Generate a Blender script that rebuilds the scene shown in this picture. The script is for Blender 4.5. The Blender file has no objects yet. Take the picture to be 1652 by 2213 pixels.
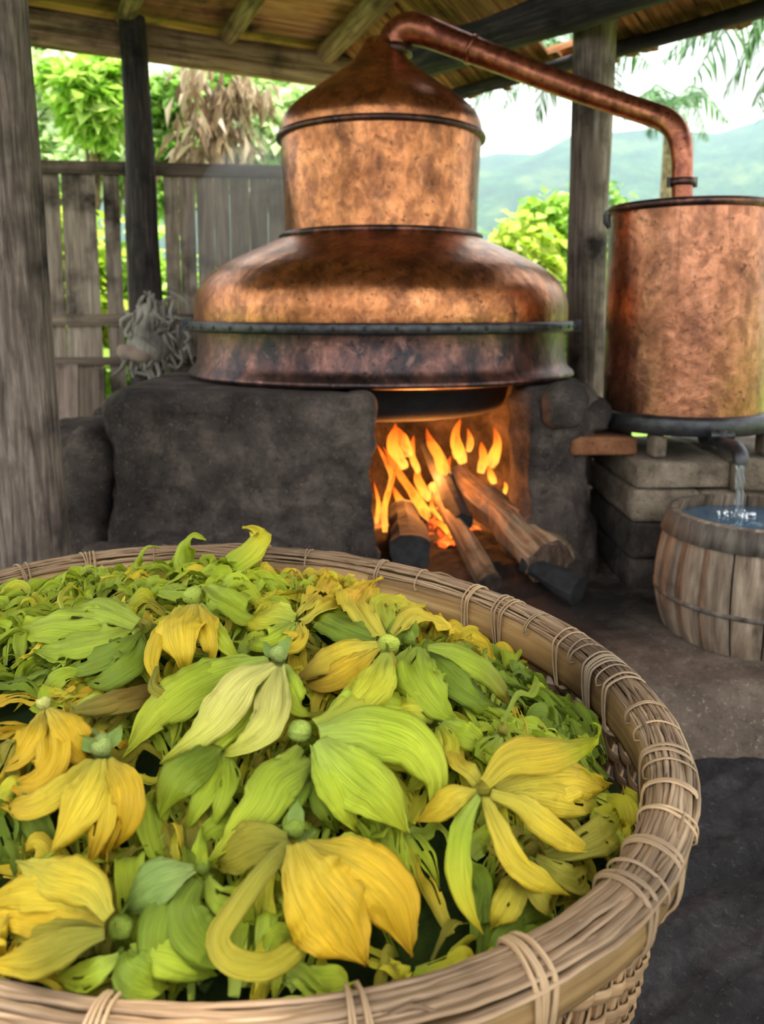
import bpy, math, random
import numpy as np
from mathutils import Vector, noise

random.seed(7)
RNG = np.random.default_rng(7)
SC = bpy.context.scene
COL = SC.collection
EYE = 1.25                       # camera height over the dark floor, metres
F = 1750.0                       # focal length in pixels of the 1652 x 2213 frame
PITCH = math.radians(7)
V0 = 675 + F * math.tan(PITCH)

# ------------------------------------------------------------------ camera
cam = bpy.data.cameras.new('camera')
cam.sensor_fit = 'VERTICAL'
cam.sensor_height = 36
cam.lens = F * 36 / 2213
cam.shift_y = (V0 - 2213 / 2) / 2213
cam.clip_start = 0.02
cam.clip_end = 500
cam.dof.use_dof = True
cam.dof.focus_distance = 1.24
cam.dof.aperture_fstop = 4.6
camo = bpy.data.objects.new('camera', cam)
camo.location = (0, 0, EYE)
camo.rotation_euler = (math.pi / 2 - PITCH, 0, 0)
COL.objects.link(camo)
SC.camera = camo

# ------------------------------------------------------------------ world, sun, exposure
SC.view_settings.view_transform = 'Standard'
SC.view_settings.look = 'None'
SC.view_settings.gamma = 1
SC.view_settings.use_curve_mapping = False
SC.view_settings.exposure = 1.0
SC.cycles.max_bounces = 8
SC.cycles.transparent_max_bounces = 12
SC.cycles.sample_clamp_indirect = 6
SC.cycles.caustics_reflective = False
SC.cycles.caustics_refractive = False
SC.cycles.volume_bounces = 1
SC.cycles.volume_step_rate = 4

world = bpy.data.worlds.new('sky')
SC.world = world
world.use_nodes = True
wn = world.node_tree
wn.nodes.clear()
w_out = wn.nodes.new('ShaderNodeOutputWorld')
w_bg = wn.nodes.new('ShaderNodeBackground')
w_tc = wn.nodes.new('ShaderNodeTexCoord')
w_sep = wn.nodes.new('ShaderNodeSeparateXYZ')
w_ramp = wn.nodes.new('ShaderNodeValToRGB')
w_ramp.color_ramp.elements[0].position = 0.0
w_ramp.color_ramp.elements[0].color = (0.87, 0.96, 1.0, 1)
w_ramp.color_ramp.elements[1].position = 0.75
w_ramp.color_ramp.elements[1].color = (0.72, 0.84, 1.0, 1)
w_noise = wn.nodes.new('ShaderNodeTexNoise')
w_noise.inputs['Scale'].default_value = 3
w_noise.inputs['Detail'].default_value = 5
w_mix = wn.nodes.new('ShaderNodeMix')
w_mix.data_type = 'RGBA'
w_mix.inputs['B'].default_value = (1.0, 1.0, 1.0, 1)
wn.links.new(w_tc.outputs['Generated'], w_sep.inputs[0])
wn.links.new(w_sep.outputs['Z'], w_ramp.inputs[0])
wn.links.new(w_tc.outputs['Generated'], w_noise.inputs['Vector'])
wn.links.new(w_noise.outputs['Fac'], w_mix.inputs['Factor'])
wn.links.new(w_ramp.outputs['Color'], w_mix.inputs['A'])
wn.links.new(w_mix.outputs['Result'], w_bg.inputs['Color'])
w_bg.inputs['Strength'].default_value = 1.3
wn.links.new(w_bg.outputs[0], w_out.inputs[0])

sun = bpy.data.lights.new('sun', 'SUN')
sun.energy = 6.0
sun.angle = math.radians(3)
sun.color = (1.0, 0.95, 0.86)
suno = bpy.data.objects.new('sun', sun)
suno.rotation_euler = Vector((-0.25, 0.10, -0.96)).to_track_quat('-Z', 'Y').to_euler()
suno.location = (2, 4, 12)
COL.objects.link(suno)


# ------------------------------------------------------------------ helpers: pixels to points
def ray(u, v):
    x = (u - 826) / F
    y = -(v - V0) / F
    return np.array([x, math.cos(PITCH) + y * math.sin(PITCH), -math.sin(PITCH) + y * math.cos(PITCH)])


def at_y(u, v, Y):
    d = ray(u, v)
    p = d * (Y / d[1])
    return np.array([p[0], p[1], p[2] + EYE])


def at_z(u, v, z):
    d = ray(u, v)
    p = d * ((z - EYE) / d[2])
    return np.array([p[0], p[1], z])


def S(r, g, b):
    def f(c):
        c /= 255.0
        return c / 12.92 if c <= 0.04045 else ((c + 0.055) / 1.055) ** 2.4
    return (f(r), f(g), f(b))


# ------------------------------------------------------------------ helpers: materials
class NT:
    def __init__(self, name):
        self.m = bpy.data.materials.new(name)
        self.m.use_nodes = True
        self.t = self.m.node_tree
        self.t.nodes.clear()
        self.out = self.n('OutputMaterial')

    def n(self, kind, **kw):
        nd = self.t.nodes.new('ShaderNode' + kind)
        for k, v in kw.items():
            if k in nd.inputs.keys():
                nd.inputs[k].default_value = v
            else:
                setattr(nd, k, v)
        return nd

    def l(self, a, b):
        self.t.links.new(a, b)

    def coords(self, kind, scale):
        tc = self.n('TexCoord')
        mp = self.n('Mapping')
        mp.inputs['Scale'].default_value = scale
        self.l(tc.outputs[kind], mp.inputs['Vector'])
        return mp.outputs[0]

    def noise(self, vec, scale, detail=6, rough=0.6, dist=0.0):
        nd = self.n('TexNoise')
        nd.inputs['Scale'].default_value = scale
        nd.inputs['Detail'].default_value = detail
        nd.inputs['Roughness'].default_value = rough
        nd.inputs['Distortion'].default_value = dist
        self.l(vec, nd.inputs['Vector'])
        return nd.outputs['Fac']

    def ramp(self, fac, stops):
        nd = self.n('ValToRGB')
        cr = nd.color_ramp
        while len(cr.elements) < len(stops):
            cr.elements.new(0.5)
        for e, (p, c) in zip(cr.elements, stops):
            e.position = p
            e.color = (*c, 1) if len(c) == 3 else c
        self.l(fac, nd.inputs[0])
        return nd.outputs['Color']

    def mix(self, fac, a, b, blend='MIX'):
        nd = self.n('Mix', data_type='RGBA', blend_type=blend)
        for v, k in ((fac, 'Factor'), (a, 'A'), (b, 'B')):
            if isinstance(v, (int, float)):
                nd.inputs[k].default_value = v
            elif isinstance(v, tuple):
                nd.inputs[k].default_value = (*v, 1)
            else:
                self.l(v, nd.inputs[k])
        return nd.outputs['Result']

    def bump(self, h, strength, dist=0.01, prev=None):
        nd = self.n('Bump')
        nd.inputs['Strength'].default_value = strength
        nd.inputs['Distance'].default_value = dist
        self.l(h, nd.inputs['Height'])
        if prev is not None:
            self.l(prev, nd.inputs['Normal'])
        return nd.outputs[0]

    def principled(self, color=None, rough=0.7, metal=0.0, normal=None, **kw):
        p = self.n('BsdfPrincipled')
        if color is not None:
            if isinstance(color, tuple):
                p.inputs['Base Color'].default_value = (*color, 1)
            else:
                self.l(color, p.inputs['Base Color'])
        for v, k in ((rough, 'Roughness'), (metal, 'Metallic')):
            if isinstance(v, (int, float)):
                p.inputs[k].default_value = v
            else:
                self.l(v, p.inputs[k])
        if normal is not None:
            self.l(normal, p.inputs['Normal'])
        for k, v in kw.items():
            p.inputs[k.replace('_', ' ')].default_value = v
        self.l(p.outputs[0], self.out.inputs[0])
        return p


def sooty_ground(name, base):
    # mud with a soot stain trodden around the fire mouth
    m = mud(name, *base, 4, 0.9, 0.95, 0.03)
    t = NT.__new__(NT)
    t.m, t.t = m, m.node_tree
    p = next(n for n in t.t.nodes if n.type == 'BSDF_PRINCIPLED')
    src = p.inputs['Base Color'].links[0].from_socket
    tc = t.n('TexCoord')
    sub = t.n('VectorMath', operation='DISTANCE')
    sub.inputs[1].default_value = (0.42, 3.2, 0.15)
    t.l(tc.outputs['Object'], sub.inputs[0])
    nz = t.noise(tc.outputs['Object'], 4, 6, 0.7)
    ad = t.n('Math', operation='MULTIPLY_ADD')
    t.l(nz, ad.inputs[0])
    ad.inputs[1].default_value = 0.9
    t.l(sub.outputs['Value'], ad.inputs[2])
    mr = t.n('MapRange')
    mr.inputs['From Min'].default_value = 0.95
    mr.inputs['From Max'].default_value = 1.5
    mr.inputs['To Min'].default_value = 0.93
    mr.inputs['To Max'].default_value = 0.0
    t.l(ad.outputs[0], mr.inputs['Value'])
    t.l(t.mix(mr.outputs[0], src, S(30, 26, 25)), p.inputs['Base Color'])
    return m


def wood(name, dark, mid, light, u=30, v=2.5, rough=0.8, bump=0.5, stain=None, coord='UV', bdist=0.006):
    t = NT(name)
    vec = t.coords(coord, (u, v, u) if coord != 'UV' else (u, v, 1))
    g = t.noise(vec, 1.0, 8, 0.65, 0.4)
    c = t.ramp(g, [(0.28, dark), (0.5, mid), (0.74, light)])
    big = t.noise(t.coords('Object', (1, 1, 1)), 3.5, 4, 0.6)
    if stain is None:
        stain = tuple(x * 0.35 for x in dark)
    f = t.ramp(big, [(0.5, (0, 0, 0)), (0.72, (1, 1, 1))])
    c = t.mix(f, c, stain)
    # pieces of the same kind differ in tone
    oi = t.n('ObjectInfo')
    hv = t.n('HueSaturation')
    mr = t.n('MapRange')
    mr.inputs['To Min'].default_value = 0.72
    mr.inputs['To Max'].default_value = 1.25
    t.l(oi.outputs['Random'], mr.inputs['Value'])
    t.l(mr.outputs[0], hv.inputs['Value'])
    t.l(c, hv.inputs['Color'])
    n = t.bump(g, bump, bdist)
    t.principled(hv.outputs[0], rough, 0, n, Specular_IOR_Level=0.3)
    return t.m


def mud(name, dark, mid, light, scale=6, bump=0.8, rough=0.95, bdist=0.02):
    t = NT(name)
    vec = t.coords('Object', (1, 1, 1))
    a = t.noise(vec, scale, 10, 0.68, 0.3)
    b = t.noise(vec, scale * 7, 6, 0.7)
    big = t.noise(vec, scale * 0.35, 4, 0.6)
    c = t.ramp(a, [(0.3, dark), (0.52, mid), (0.75, light)])
    c = t.mix(t.ramp(big, [(0.45, (0, 0, 0)), (0.68, (0.7, 0.7, 0.7))]), c, dark)
    c = t.mix(t.ramp(b, [(0.3, (0.6, 0.6, 0.6)), (0.45, (0, 0, 0))]), c, tuple(x * 0.4 for x in dark))
    g = t.noise(vec, scale * 16, 5, 0.75)
    c = t.mix(t.ramp(g, [(0.58, (0, 0, 0)), (0.75, (0.7, 0.7, 0.7))]), c, tuple(min(1, x * 1.5) for x in light))
    n = t.bump(a, bump, bdist)
    n = t.bump(b, bump, bdist * 0.7, n)
    n = t.bump(g, bump, bdist * 0.25, n)
    t.principled(c, rough, 0, n, Specular_IOR_Level=0.3)
    return t.m


def copper(name, base, deep, soot, soot_lo=0.55, soot_hi=0.75, rough=(0.28, 0.5), streak=1.0):
    t = NT(name)
    vec = t.coords('Object', (1, 1, 1))
    st = t.coords('Object', (1.0, 1.0, 0.6))
    a = t.noise(vec, 5, 8, 0.65, 0.6)
    b = t.noise(st, 7, 6, 0.62, 0.4)
    c = t.ramp(a, [(0.3, deep), (0.62, base)])
    f = t.ramp(b, [(soot_lo, (0, 0, 0)), (soot_hi, (streak, streak, streak))])
    c = t.mix(f, c, soot)
    mott = t.noise(t.coords('Object', (1, 1, 0.7)), 17, 8, 0.72, 0.5)
    c = t.mix(t.ramp(mott, [(0.40, (0.75, 0.75, 0.75)), (0.52, (0, 0, 0))]), c, tuple(0.55 * x + 0.45 * y for x, y in zip(soot, deep)))
    c = t.mix(t.ramp(mott, [(0.56, (0, 0, 0)), (0.70, (0.6, 0.6, 0.6))]), c, tuple(min(1, 1.35 * x + 0.05) for x in base))
    fine = t.noise(vec, 38, 6, 0.72)
    sp = t.ramp(fine, [(0.58, (0, 0, 0)), (0.66, (0.85, 0.85, 0.85))])
    c = t.mix(sp, c, tuple(x * 0.5 for x in soot))
    r = t.n('MapRange')
    t.l(a, r.inputs['Value'])
    r.inputs['From Min'].default_value = 0.3
    r.inputs['From Max'].default_value = 0.7
    r.inputs['To Min'].default_value = rough[1]
    r.inputs['To Max'].default_value = rough[0]
    vor = t.n('TexVoronoi', feature='SMOOTH_F1')
    vor.inputs['Scale'].default_value = 26
    t.l(vec, vor.inputs['Vector'])
    n = t.bump(vor.outputs['Distance'], 0.10, 0.012)
    n = t.bump(fine, 0.12, 0.006, n)
    n = t.bump(a, 0.12, 0.05, n)
    t.principled(c, r.outputs[0], 0.93, n)
    return t.m


def plain(name, color, rough=0.6, metal=0.0, nscale=20, amount=0.35, bump=0.3):
    t = NT(name)
    vec = t.coords('Object', (1, 1, 1))
    a = t.noise(vec, nscale, 6, 0.65)
    c = t.ramp(a, [(0.3, tuple(x * (1 - amount) for x in color)), (0.7, tuple(min(1, x * (1 + amount)) for x in color))])
    t.principled(c, rough, metal, t.bump(a, bump, 0.006))
    return t.m


def petal_material(name, rough=0.5, trans=0.28, rib=(46, 3.0)):
    t = NT(name)
    at = t.n('Attribute', attribute_name='tint')
    vec = t.coords('UV', (rib[0], rib[1], 1))
    g = t.noise(vec, 1.0, 6, 0.62, 0.5)
    blot = t.noise(t.coords('Object', (1, 1, 1)), 55, 4, 0.6)
    shade = t.ramp(g, [(0.30, (0.55, 0.57, 0.36)), (0.48, (0.97, 0.95, 0.85)), (0.70, (1.24, 1.18, 1.2))])
    c = t.mix(1.0, at.outputs['Color'], shade, 'MULTIPLY')
    c = t.mix(t.ramp(blot, [(0.58, (0, 0, 0)), (0.8, (0.35, 0.35, 0.35))]), c, S(150, 120, 30))
    n = t.bump(g, 0.7, 0.003)
    p = t.principled(c, rough, 0, n, Specular_IOR_Level=0.35)
    tr = t.n('BsdfTranslucent')
    t.l(c, tr.inputs['Color'])
    t.l(n, tr.inputs['Normal'])
    mx = t.n('MixShader')
    mx.inputs[0].default_value = trans
    t.l(p.outputs[0], mx.inputs[1])
    t.l(tr.outputs[0], mx.inputs[2])
    t.l(mx.outputs[0], t.out.inputs[0])
    return t.m


def leaf_material(name, c1, c2, c3, trans=0.45):
    t = NT(name)
    geo = t.n('NewGeometry')
    c = t.ramp(geo.outputs['Random Per Island'], [(0.0, c1), (0.5, c2), (1.0, c3)])
    p = t.principled(c, 0.5, 0)
    tr = t.n('BsdfTranslucent')
    t.l(c, tr.inputs['Color'])
    mx = t.n('MixShader')
    mx.inputs[0].default_value = trans
    t.l(p.outputs[0], mx.inputs[1])
    t.l(tr.outputs[0], mx.inputs[2])
    t.l(mx.outputs[0], t.out.inputs[0])
    return t.m


# ------------------------------------------------------------------ helpers: mesh
class MB:
    def __init__(self):
        self.v, self.f, self.uv, self.c = [], [], [], []

    def add(self, verts, faces, uvs=None, cols=None):
        o = len(self.v)
        self.v.extend([tuple(map(float, p)) for p in verts])
        self.f.extend([tuple(int(i) + o for i in f) for f in faces])
        if uvs is None:
            uvs = [(p[0] + p[1] * 0.7, p[2]) for p in verts]
        self.uv.extend([tuple(map(float, q)) for q in uvs])
        if cols is not None:
            self.c.extend([tuple(map(float, q)) for q in cols])
        return self

    def grid(self, P, UV=None, closed_u=False, closed_v=False, cols=None, keep=None):
        """P: (nv, nu, 3) rows of points"""
        nv, nu = P.shape[:2]
        fs = []
        for j in range(nv if closed_v else nv - 1):
            for i in range(nu if closed_u else nu - 1):
                if keep is not None and not keep[j, i]:
                    continue
                i2, j2 = (i + 1) % nu, (j + 1) % nv
                fs.append((j * nu + i, j * nu + i2, j2 * nu + i2, j2 * nu + i))
        self.add(P.reshape(-1, 3), fs, None if UV is None else UV.reshape(-1, 2), None if cols is None else cols.reshape(-1, 4))
        return self

    def tube(self, path, radii, n=10, caps=True, rough=0.0, seed=0, flat=1.0, up=None, freq=3.0):
        path = np.asarray(path, float)
        m = len(path)
        if np.isscalar(radii):
            radii = [radii] * m
        T = np.gradient(path, axis=0)
        T /= np.linalg.norm(T, axis=1)[:, None] + 1e-12
        ref = np.array(up if up is not None else ((0, 0, 1) if abs(T[0][2]) < 0.9 else (1, 0, 0)), float)
        A = None
        s = 0
        P = np.zeros((m, n, 3))
        UV = np.zeros((m, n, 2))
        for j in range(m):
            if A is None or up is not None:
                A = np.cross(ref, T[j])
            else:
                A = A - T[j] * np.dot(A, T[j])
            A /= np.linalg.norm(A) + 1e-12
            B = np.cross(T[j], A)
            if j:
                s += np.linalg.norm(path[j] - path[j - 1])
            for i in range(n):
                a = 2 * math.pi * i / n
                r = radii[j]
                if rough:
                    r *= 1 + rough * noise.noise((math.cos(a) * 1.3 + seed * 7.1, math.sin(a) * 1.3 + seed, s * freq))
                P[j, i] = path[j] + A * math.cos(a) * r + B * math.sin(a) * r * flat
                UV[j, i] = (abs(i - n / 2) / n * 2 * math.pi * radii[j], s)
        self.grid(P, UV, closed_u=True)
        if caps:
            for j, flip in ((0, True), (m - 1, False)):
                o = len(self.v)
                c = path[j]
                self.add(np.vstack([P[j], [c]]), [((i + 1) % n, i, n) if flip else (i, (i + 1) % n, n) for i in range(n)],
                         [(math.cos(2 * math.pi * i / n) * radii[j], math.sin(2 * math.pi * i / n) * radii[j] * 0.3) for i in range(n)] + [(0, 0)])
        return self

    def box(self, c, size, axes=None, jitter=0.0, bow=0.0):
        c = np.asarray(c, float)
        ax = np.eye(3) if axes is None else np.asarray(axes, float)
        hs = np.asarray(size, float) / 2
        L = int(np.argmax(size))
        vs = []
        for k in range(8):
            sg = np.array([1 if k & 1 else -1, 1 if k & 2 else -1, 1 if k & 4 else -1])
            vs.append(c + ax.T @ (sg * hs * (1 + jitter * RNG.uniform(-1, 1, 3))))
        F6 = [(0, 2, 3, 1), (4, 5, 7, 6), (0, 1, 5, 4), (2, 6, 7, 3), (0, 4, 6, 2), (1, 3, 7, 5)]
        for f in F6:
            pts = [vs[i] for i in f]
            loc = [ax @ (p - c) for p in pts]
            nrm = np.ptp(np.array(loc), axis=0).argsort()
            other = [a for a in nrm[1:] if a != L] or [nrm[1]]
            U = other[-1] if L in nrm[1:] else nrm[1]
            V = L if L in nrm[1:] else nrm[2]
            self.add(pts, [(0, 1, 2, 3)], [(q[U] + c[0] * 3, q[V] + c[1]) for q in loc])
        return self

    def lathe(self, prof, n=64, center=(0, 0, 0)):
        prof = np.asarray(prof, float)
        m = len(prof)
        P = np.zeros((m, n, 3))
        UV = np.zeros((m, n, 2))
        s = np.r_[0, np.cumsum(np.linalg.norm(np.diff(prof, axis=0), axis=1))]
        for i in range(n):
            a = 2 * math.pi * i / n
            P[:, i, 0] = center[0] + prof[:, 0] * math.cos(a)
            P[:, i, 1] = center[1] + prof[:, 0] * math.sin(a)
            P[:, i, 2] = center[2] + prof[:, 1]
            UV[:, i, 0] = abs(i - n / 2) * 2 * math.pi / n * max(0.2, prof[:, 0].max())
            UV[:, i, 1] = s
        return self.grid(P, UV, closed_u=True)

    def build(self, name, mat=None, parent=None, smooth=True, weld=False):
        me = bpy.data.meshes.new(name)
        me.from_pydata(self.v, [], self.f)
        uvl = me.uv_layers.new(name='UVMap')
        li = np.zeros(len(me.loops), dtype=np.int32)
        me.loops.foreach_get('vertex_index', li)
        uvl.data.foreach_set('uv', np.asarray(self.uv, dtype=np.float32)[li].ravel())
        if self.c:
            at = me.attributes.new('tint', 'FLOAT_COLOR', 'POINT')
            at.data.foreach_set('color', np.asarray(self.c, dtype=np.float32).ravel())
        if smooth:
            me.polygons.foreach_set('use_smooth', [True] * len(me.polygons))
        if mat is not None:
            me.materials.append(mat)
        me.validate()
        me.update()
        o = bpy.data.objects.new(name, me)
        COL.objects.link(o)
        if parent is not None:
            o.parent = parent
            o.matrix_parent_inverse = parent.matrix_basis.inverted()
        return o


def mod(o, kind, name='m', **kw):
    m = o.modifiers.new(name, kind)
    for k, v in kw.items():
        setattr(m, k, v)
    return o


def thing(name, label, cat, loc=(0, 0, 0), group=None):
    o = bpy.data.objects.new(name, None)
    o.location = loc
    o.empty_display_size = 0.1
    COL.objects.link(o)
    return tag(o, label, cat, group)


def tag(o, label=None, cat=None, group=None, kind=None):
    if label:
        o['label'] = label
    if cat:
        o['category'] = cat
    if group:
        o['group'] = group
    if kind:
        o['kind'] = kind
    return o


def spline(P, n):
    """Catmull-Rom through P, resampled evenly"""
    P = np.asarray(P, float)
    if len(P) == 2:
        P = np.array([P[0], (P[0] + P[1]) / 2, P[1]])
    Q = np.vstack([2 * P[0] - P[1], P, 2 * P[-1] - P[-2]])
    out = []
    for i in range(1, len(Q) - 2):
        for t in np.linspace(0, 1, 24, endpoint=False):
            a, b, c, d = Q[i - 1:i + 3]
            out.append(0.5 * (2 * b + (c - a) * t + (2 * a - 5 * b + 4 * c - d) * t * t + (3 * b - a - 3 * c + d) * t ** 3))
    out.append(P[-1])
    out = np.array(out)
    s = np.r_[0, np.cumsum(np.linalg.norm(np.diff(out[:, :3], axis=0), axis=1))]
    x = np.linspace(0, s[-1], n)
    return np.array([np.interp(x, s, out[:, k]) for k in range(out.shape[1])]).T


# ------------------------------------------------------------------ materials
M = {}
M['floor'] = mud('dark_packed_earth', S(42, 39, 40), S(82, 77, 76), S(140, 131, 128), 5, 1.6, 0.85, 0.03)
M['ledge'] = sooty_ground('pale_mud', (S(92, 77, 65), S(156, 137, 119), S(204, 184, 162)))
M['clay'] = mud('smoked_clay', S(42, 37, 34), S(108, 96, 88), S(170, 152, 136), 5, 1.4, 0.95, 0.03)
M['grass'] = mud('grassy_earth', S(62, 92, 30), S(108, 142, 50), S(158, 188, 84), 0.8, 0.4)
M['hill'] = mud('forested_hill', S(16, 44, 22), S(56, 100, 48), S(150, 170, 90), 0.30, 1.0, 0.95, 1.2)
M['copper'] = copper('aged_copper', (0.60, 0.245, 0.092), (0.34, 0.115, 0.042), (0.07, 0.035, 0.024), 0.50, 0.72, (0.22, 0.38))
M['copper_drum'] = copper('aged_copper_drum', (0.48, 0.205, 0.105), (0.28, 0.105, 0.052), (0.09, 0.038, 0.024), 0.48, 0.72, (0.22, 0.38))
M['copper_soot'] = copper('sooty_copper', (0.26, 0.12, 0.09), (0.11, 0.058, 0.05), (0.035, 0.032, 0.034), 0.40, 0.62, (0.3, 0.5))
M['copper_pipe'] = copper('reddened_copper', (0.50, 0.19, 0.10), (0.26, 0.075, 0.05), (0.06, 0.025, 0.022), 0.55, 0.75, (0.25, 0.42))
M['iron'] = plain('black_iron', (0.06, 0.058, 0.06), 0.45, 0.75, 25, 0.5, 0.4)
M['soot'] = plain('soot', (0.012, 0.011, 0.011), 0.9, 0, 12, 0.5, 0.6)
M['post'] = wood('weathered_post', S(62, 52, 46), S(124, 108, 96), S(176, 158, 142), 60, 5, 0.85, 0.9)
M['post_dark'] = wood('smoked_post', S(24, 22, 22), S(52, 46, 44), S(92, 80, 72), 50, 4, 0.85, 0.8)
M['post_grey'] = wood('grey_post', S(78, 66, 58), S(150, 132, 116), S(200, 184, 168), 50, 3, 0.85, 0.7)
M['beam_dark'] = wood('smoked_beam', S(22, 22, 26), S(50, 47, 48), S(104, 92, 82), 26, 2, 0.85, 0.7)
M['rafter'] = wood('rafter_wood', S(78, 60, 44), S(152, 124, 92), S(202, 172, 134), 40, 3, 0.85, 0.7)
M['board'] = wood('fence_board', S(96, 84, 74), S(164, 146, 130), S(204, 190, 174), 40, 2.5, 0.9, 0.6)
M['rail'] = wood('fence_rail', S(70, 60, 52), S(118, 102, 88), S(158, 140, 122), 30, 2, 0.9, 0.6)
M['roof_board'] = wood('roof_board', S(104, 64, 42), S(196, 140, 98), S(240, 192, 146), 22, 1.6, 0.9, 0.8, stain=S(44, 36, 32))
M['thatch'] = wood('thatch_slat', S(84, 52, 30), S(166, 116, 72), S(214, 168, 118), 40, 3, 0.85, 0.6)
M['barrel'] = wood('barrel_stave', S(66, 54, 44), S(132, 113, 94), S(178, 160, 138), 30, 3, 0.8, 0.5)
M['barrel_hoop'] = wood('barrel_hoop', S(58, 50, 44), S(108, 98, 88), S(146, 136, 122), 30, 6, 0.8, 0.6)
M['log'] = wood('split_log', S(50, 38, 28), S(128, 106, 82), S(186, 164, 136), 34, 3, 0.85, 0.9)
M['log_end'] = wood('log_end', S(34, 26, 22), S(82, 64, 52), S(120, 98, 80), 40, 40, 0.9, 0.8)
M['char'] = plain('charred_wood', S(36, 34, 34), 0.95, 0, 22, 0.7, 1.0)
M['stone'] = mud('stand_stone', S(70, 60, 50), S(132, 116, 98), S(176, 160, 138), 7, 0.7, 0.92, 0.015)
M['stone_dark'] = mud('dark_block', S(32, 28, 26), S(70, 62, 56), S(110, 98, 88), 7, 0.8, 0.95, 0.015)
M['brick_red'] = mud('reddish_slab', S(76, 44, 28), S(124, 78, 50), S(160, 112, 78), 7, 0.6, 0.95, 0.01)
M['band'] = wood('bamboo_band', S(92, 66, 38), S(166, 130, 82), S(206, 172, 118), 40, 1.6, 0.45, 0.45, stain=S(84, 62, 40), bdist=0.002)
M['cane'] = wood('cane_strand', S(84, 62, 44), S(156, 126, 94), S(212, 184, 150), 120, 4, 0.55, 0.6, stain=S(78, 60, 46), bdist=0.002)
M['rattan'] = wood('rattan_binding', S(122, 94, 64), S(182, 150, 112), S(222, 194, 156), 200, 14, 0.5, 0.35, stain=S(130, 112, 92), bdist=0.001)
M['weave'] = wood('woven_splint', S(84, 60, 40), S(154, 120, 84), S(204, 172, 132), 70, 5, 0.7, 0.5, stain=S(74, 54, 38), bdist=0.002)
M['petal'] = petal_material('petal')
M['shred'] = petal_material('torn_petal', 0.55, 0.25, (40, 3))
M['calyx'] = petal_material('calyx', 0.6, 0.1, (60, 20))
M['heap'] = mud('shaded_petal_heap', S(30, 44, 10), S(62, 82, 18), S(96, 112, 24), 14, 1.0, 0.8, 0.02)  # dark green puts the shade of the gaps between petals into the colour
M['ash'] = mud('ash_and_soot', S(22, 20, 20), S(54, 48, 46), S(104, 94, 90), 6, 1.0, 0.95, 0.03)
M['straw'] = wood('grey_fibre', S(104, 98, 90), S(180, 172, 160), S(228, 220, 208), 60, 3, 0.95, 0.5)
M['bark_pale'] = wood('pale_slab', S(106, 88, 78), S(160, 138, 124), S(198, 178, 162), 22, 2, 0.9, 0.7)
M['leaf_bright'] = leaf_material('sunlit_leaf', S(118, 168, 44), S(164, 206, 74), S(208, 226, 130))
M['leaf_mid'] = leaf_material('mid_leaf', S(84, 134, 44), S(138, 180, 76), S(196, 218, 146))
M['leaf_pale'] = leaf_material('pale_leaf', S(150, 190, 104), S(206, 224, 166), S(240, 244, 220))
M['leaf_dry'] = leaf_material('dry_leaf', S(112, 88, 62), S(164, 140, 108), S(212, 196, 168))
M['leaf_lime'] = leaf_material('lime_leaf', S(120, 160, 30), S(184, 204, 66), S(216, 222, 120))
M['frond'] = leaf_material('palm_frond', S(40, 84, 44), S(74, 116, 62), S(110, 150, 90))
M['trunk'] = wood('tree_trunk', S(84, 66, 48), S(140, 118, 90), S(186, 164, 132), 12, 8, 0.9, 0.7)


def water_mat():
    t = NT('still_water')
    n = t.bump(t.noise(t.coords('Object', (1, 1, 1)), 22, 3), 0.35, 0.01)
    t.principled(S(120, 160, 190), 0.05, 0, n, Transmission_Weight=0.65, IOR=1.33)
    return t.m


def stream_mat():
    t = NT('falling_water')
    t.principled((0.85, 0.95, 1.0), 0.05, 0, None, Transmission_Weight=0.9, IOR=1.33)
    return t.m


def flame_mat():
    t = NT('flame')
    tc = t.n('TexCoord')
    sep = t.n('SeparateXYZ')
    t.l(tc.outputs['UV'], sep.inputs[0])
    nz = t.noise(t.coords('Object', (9, 9, 4)), 2.0, 4, 0.6, 0.5)
    c = t.ramp(sep.outputs['Y'], [(0.0, (1.0, 0.42, 0.06)), (0.35, (1.0, 0.34, 0.03)), (0.7, (0.9, 0.16, 0.012)), (1.0, (0.55, 0.05, 0.004))])
    em = t.n('Emission')
    t.l(c, em.inputs['Color'])
    em.inputs['Strength'].default_value = 1.25
    tr = t.n('BsdfTransparent')
    f = t.n('MapRange')
    t.l(nz, f.inputs['Value'])
    f.inputs['From Min'].default_value = 0.36
    f.inputs['From Max'].default_value = 0.62
    f.inputs['To Min'].default_value = 0.85
    f.inputs['To Max'].default_value = 0.05
    mx = t.n('MixShader')
    t.l(f.outputs[0], mx.inputs[0])
    t.l(em.outputs[0], mx.inputs[1])
    t.l(tr.outputs[0], mx.inputs[2])
    t.l(mx.outputs[0], t.out.inputs[0])
    return t.m


def ember_mat():
    t = NT('embers')
    vec = t.coords('Object', (1, 1, 1))
    a = t.noise(vec, 16, 6, 0.7)
    p = t.principled((0.02, 0.015, 0.014), 0.95)
    c = t.ramp(a, [(0.5, (0, 0, 0)), (0.62, (0.9, 0.09, 0.01)), (0.78, (1.0, 0.4, 0.06))])
    t.l(c, p.inputs['Emission Color'])
    p.inputs['Emission Strength'].default_value = 1.6
    return t.m


M['water'] = water_mat()
M['stream'] = stream_mat()
M['flame'] = flame_mat()
M['ember'] = ember_mat()

# ------------------------------------------------------------------ ground
LZ = 0.15                        # top of the mud platform over the dark floor


def ground_grid(x0, x1, y0, y1, nx, ny, fz):
    X, Y = np.meshgrid(np.linspace(x0, x1, nx), np.linspace(y0, y1, ny))
    P = np.zeros((ny, nx, 3))
    P[..., 0], P[..., 1] = X, Y
    for j in range(ny):
        for i in range(nx):
            P[j, i, 2] = fz(X[j, i], Y[j, i])
    return MB().grid(P, np.stack([X, Y], -1))


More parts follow.
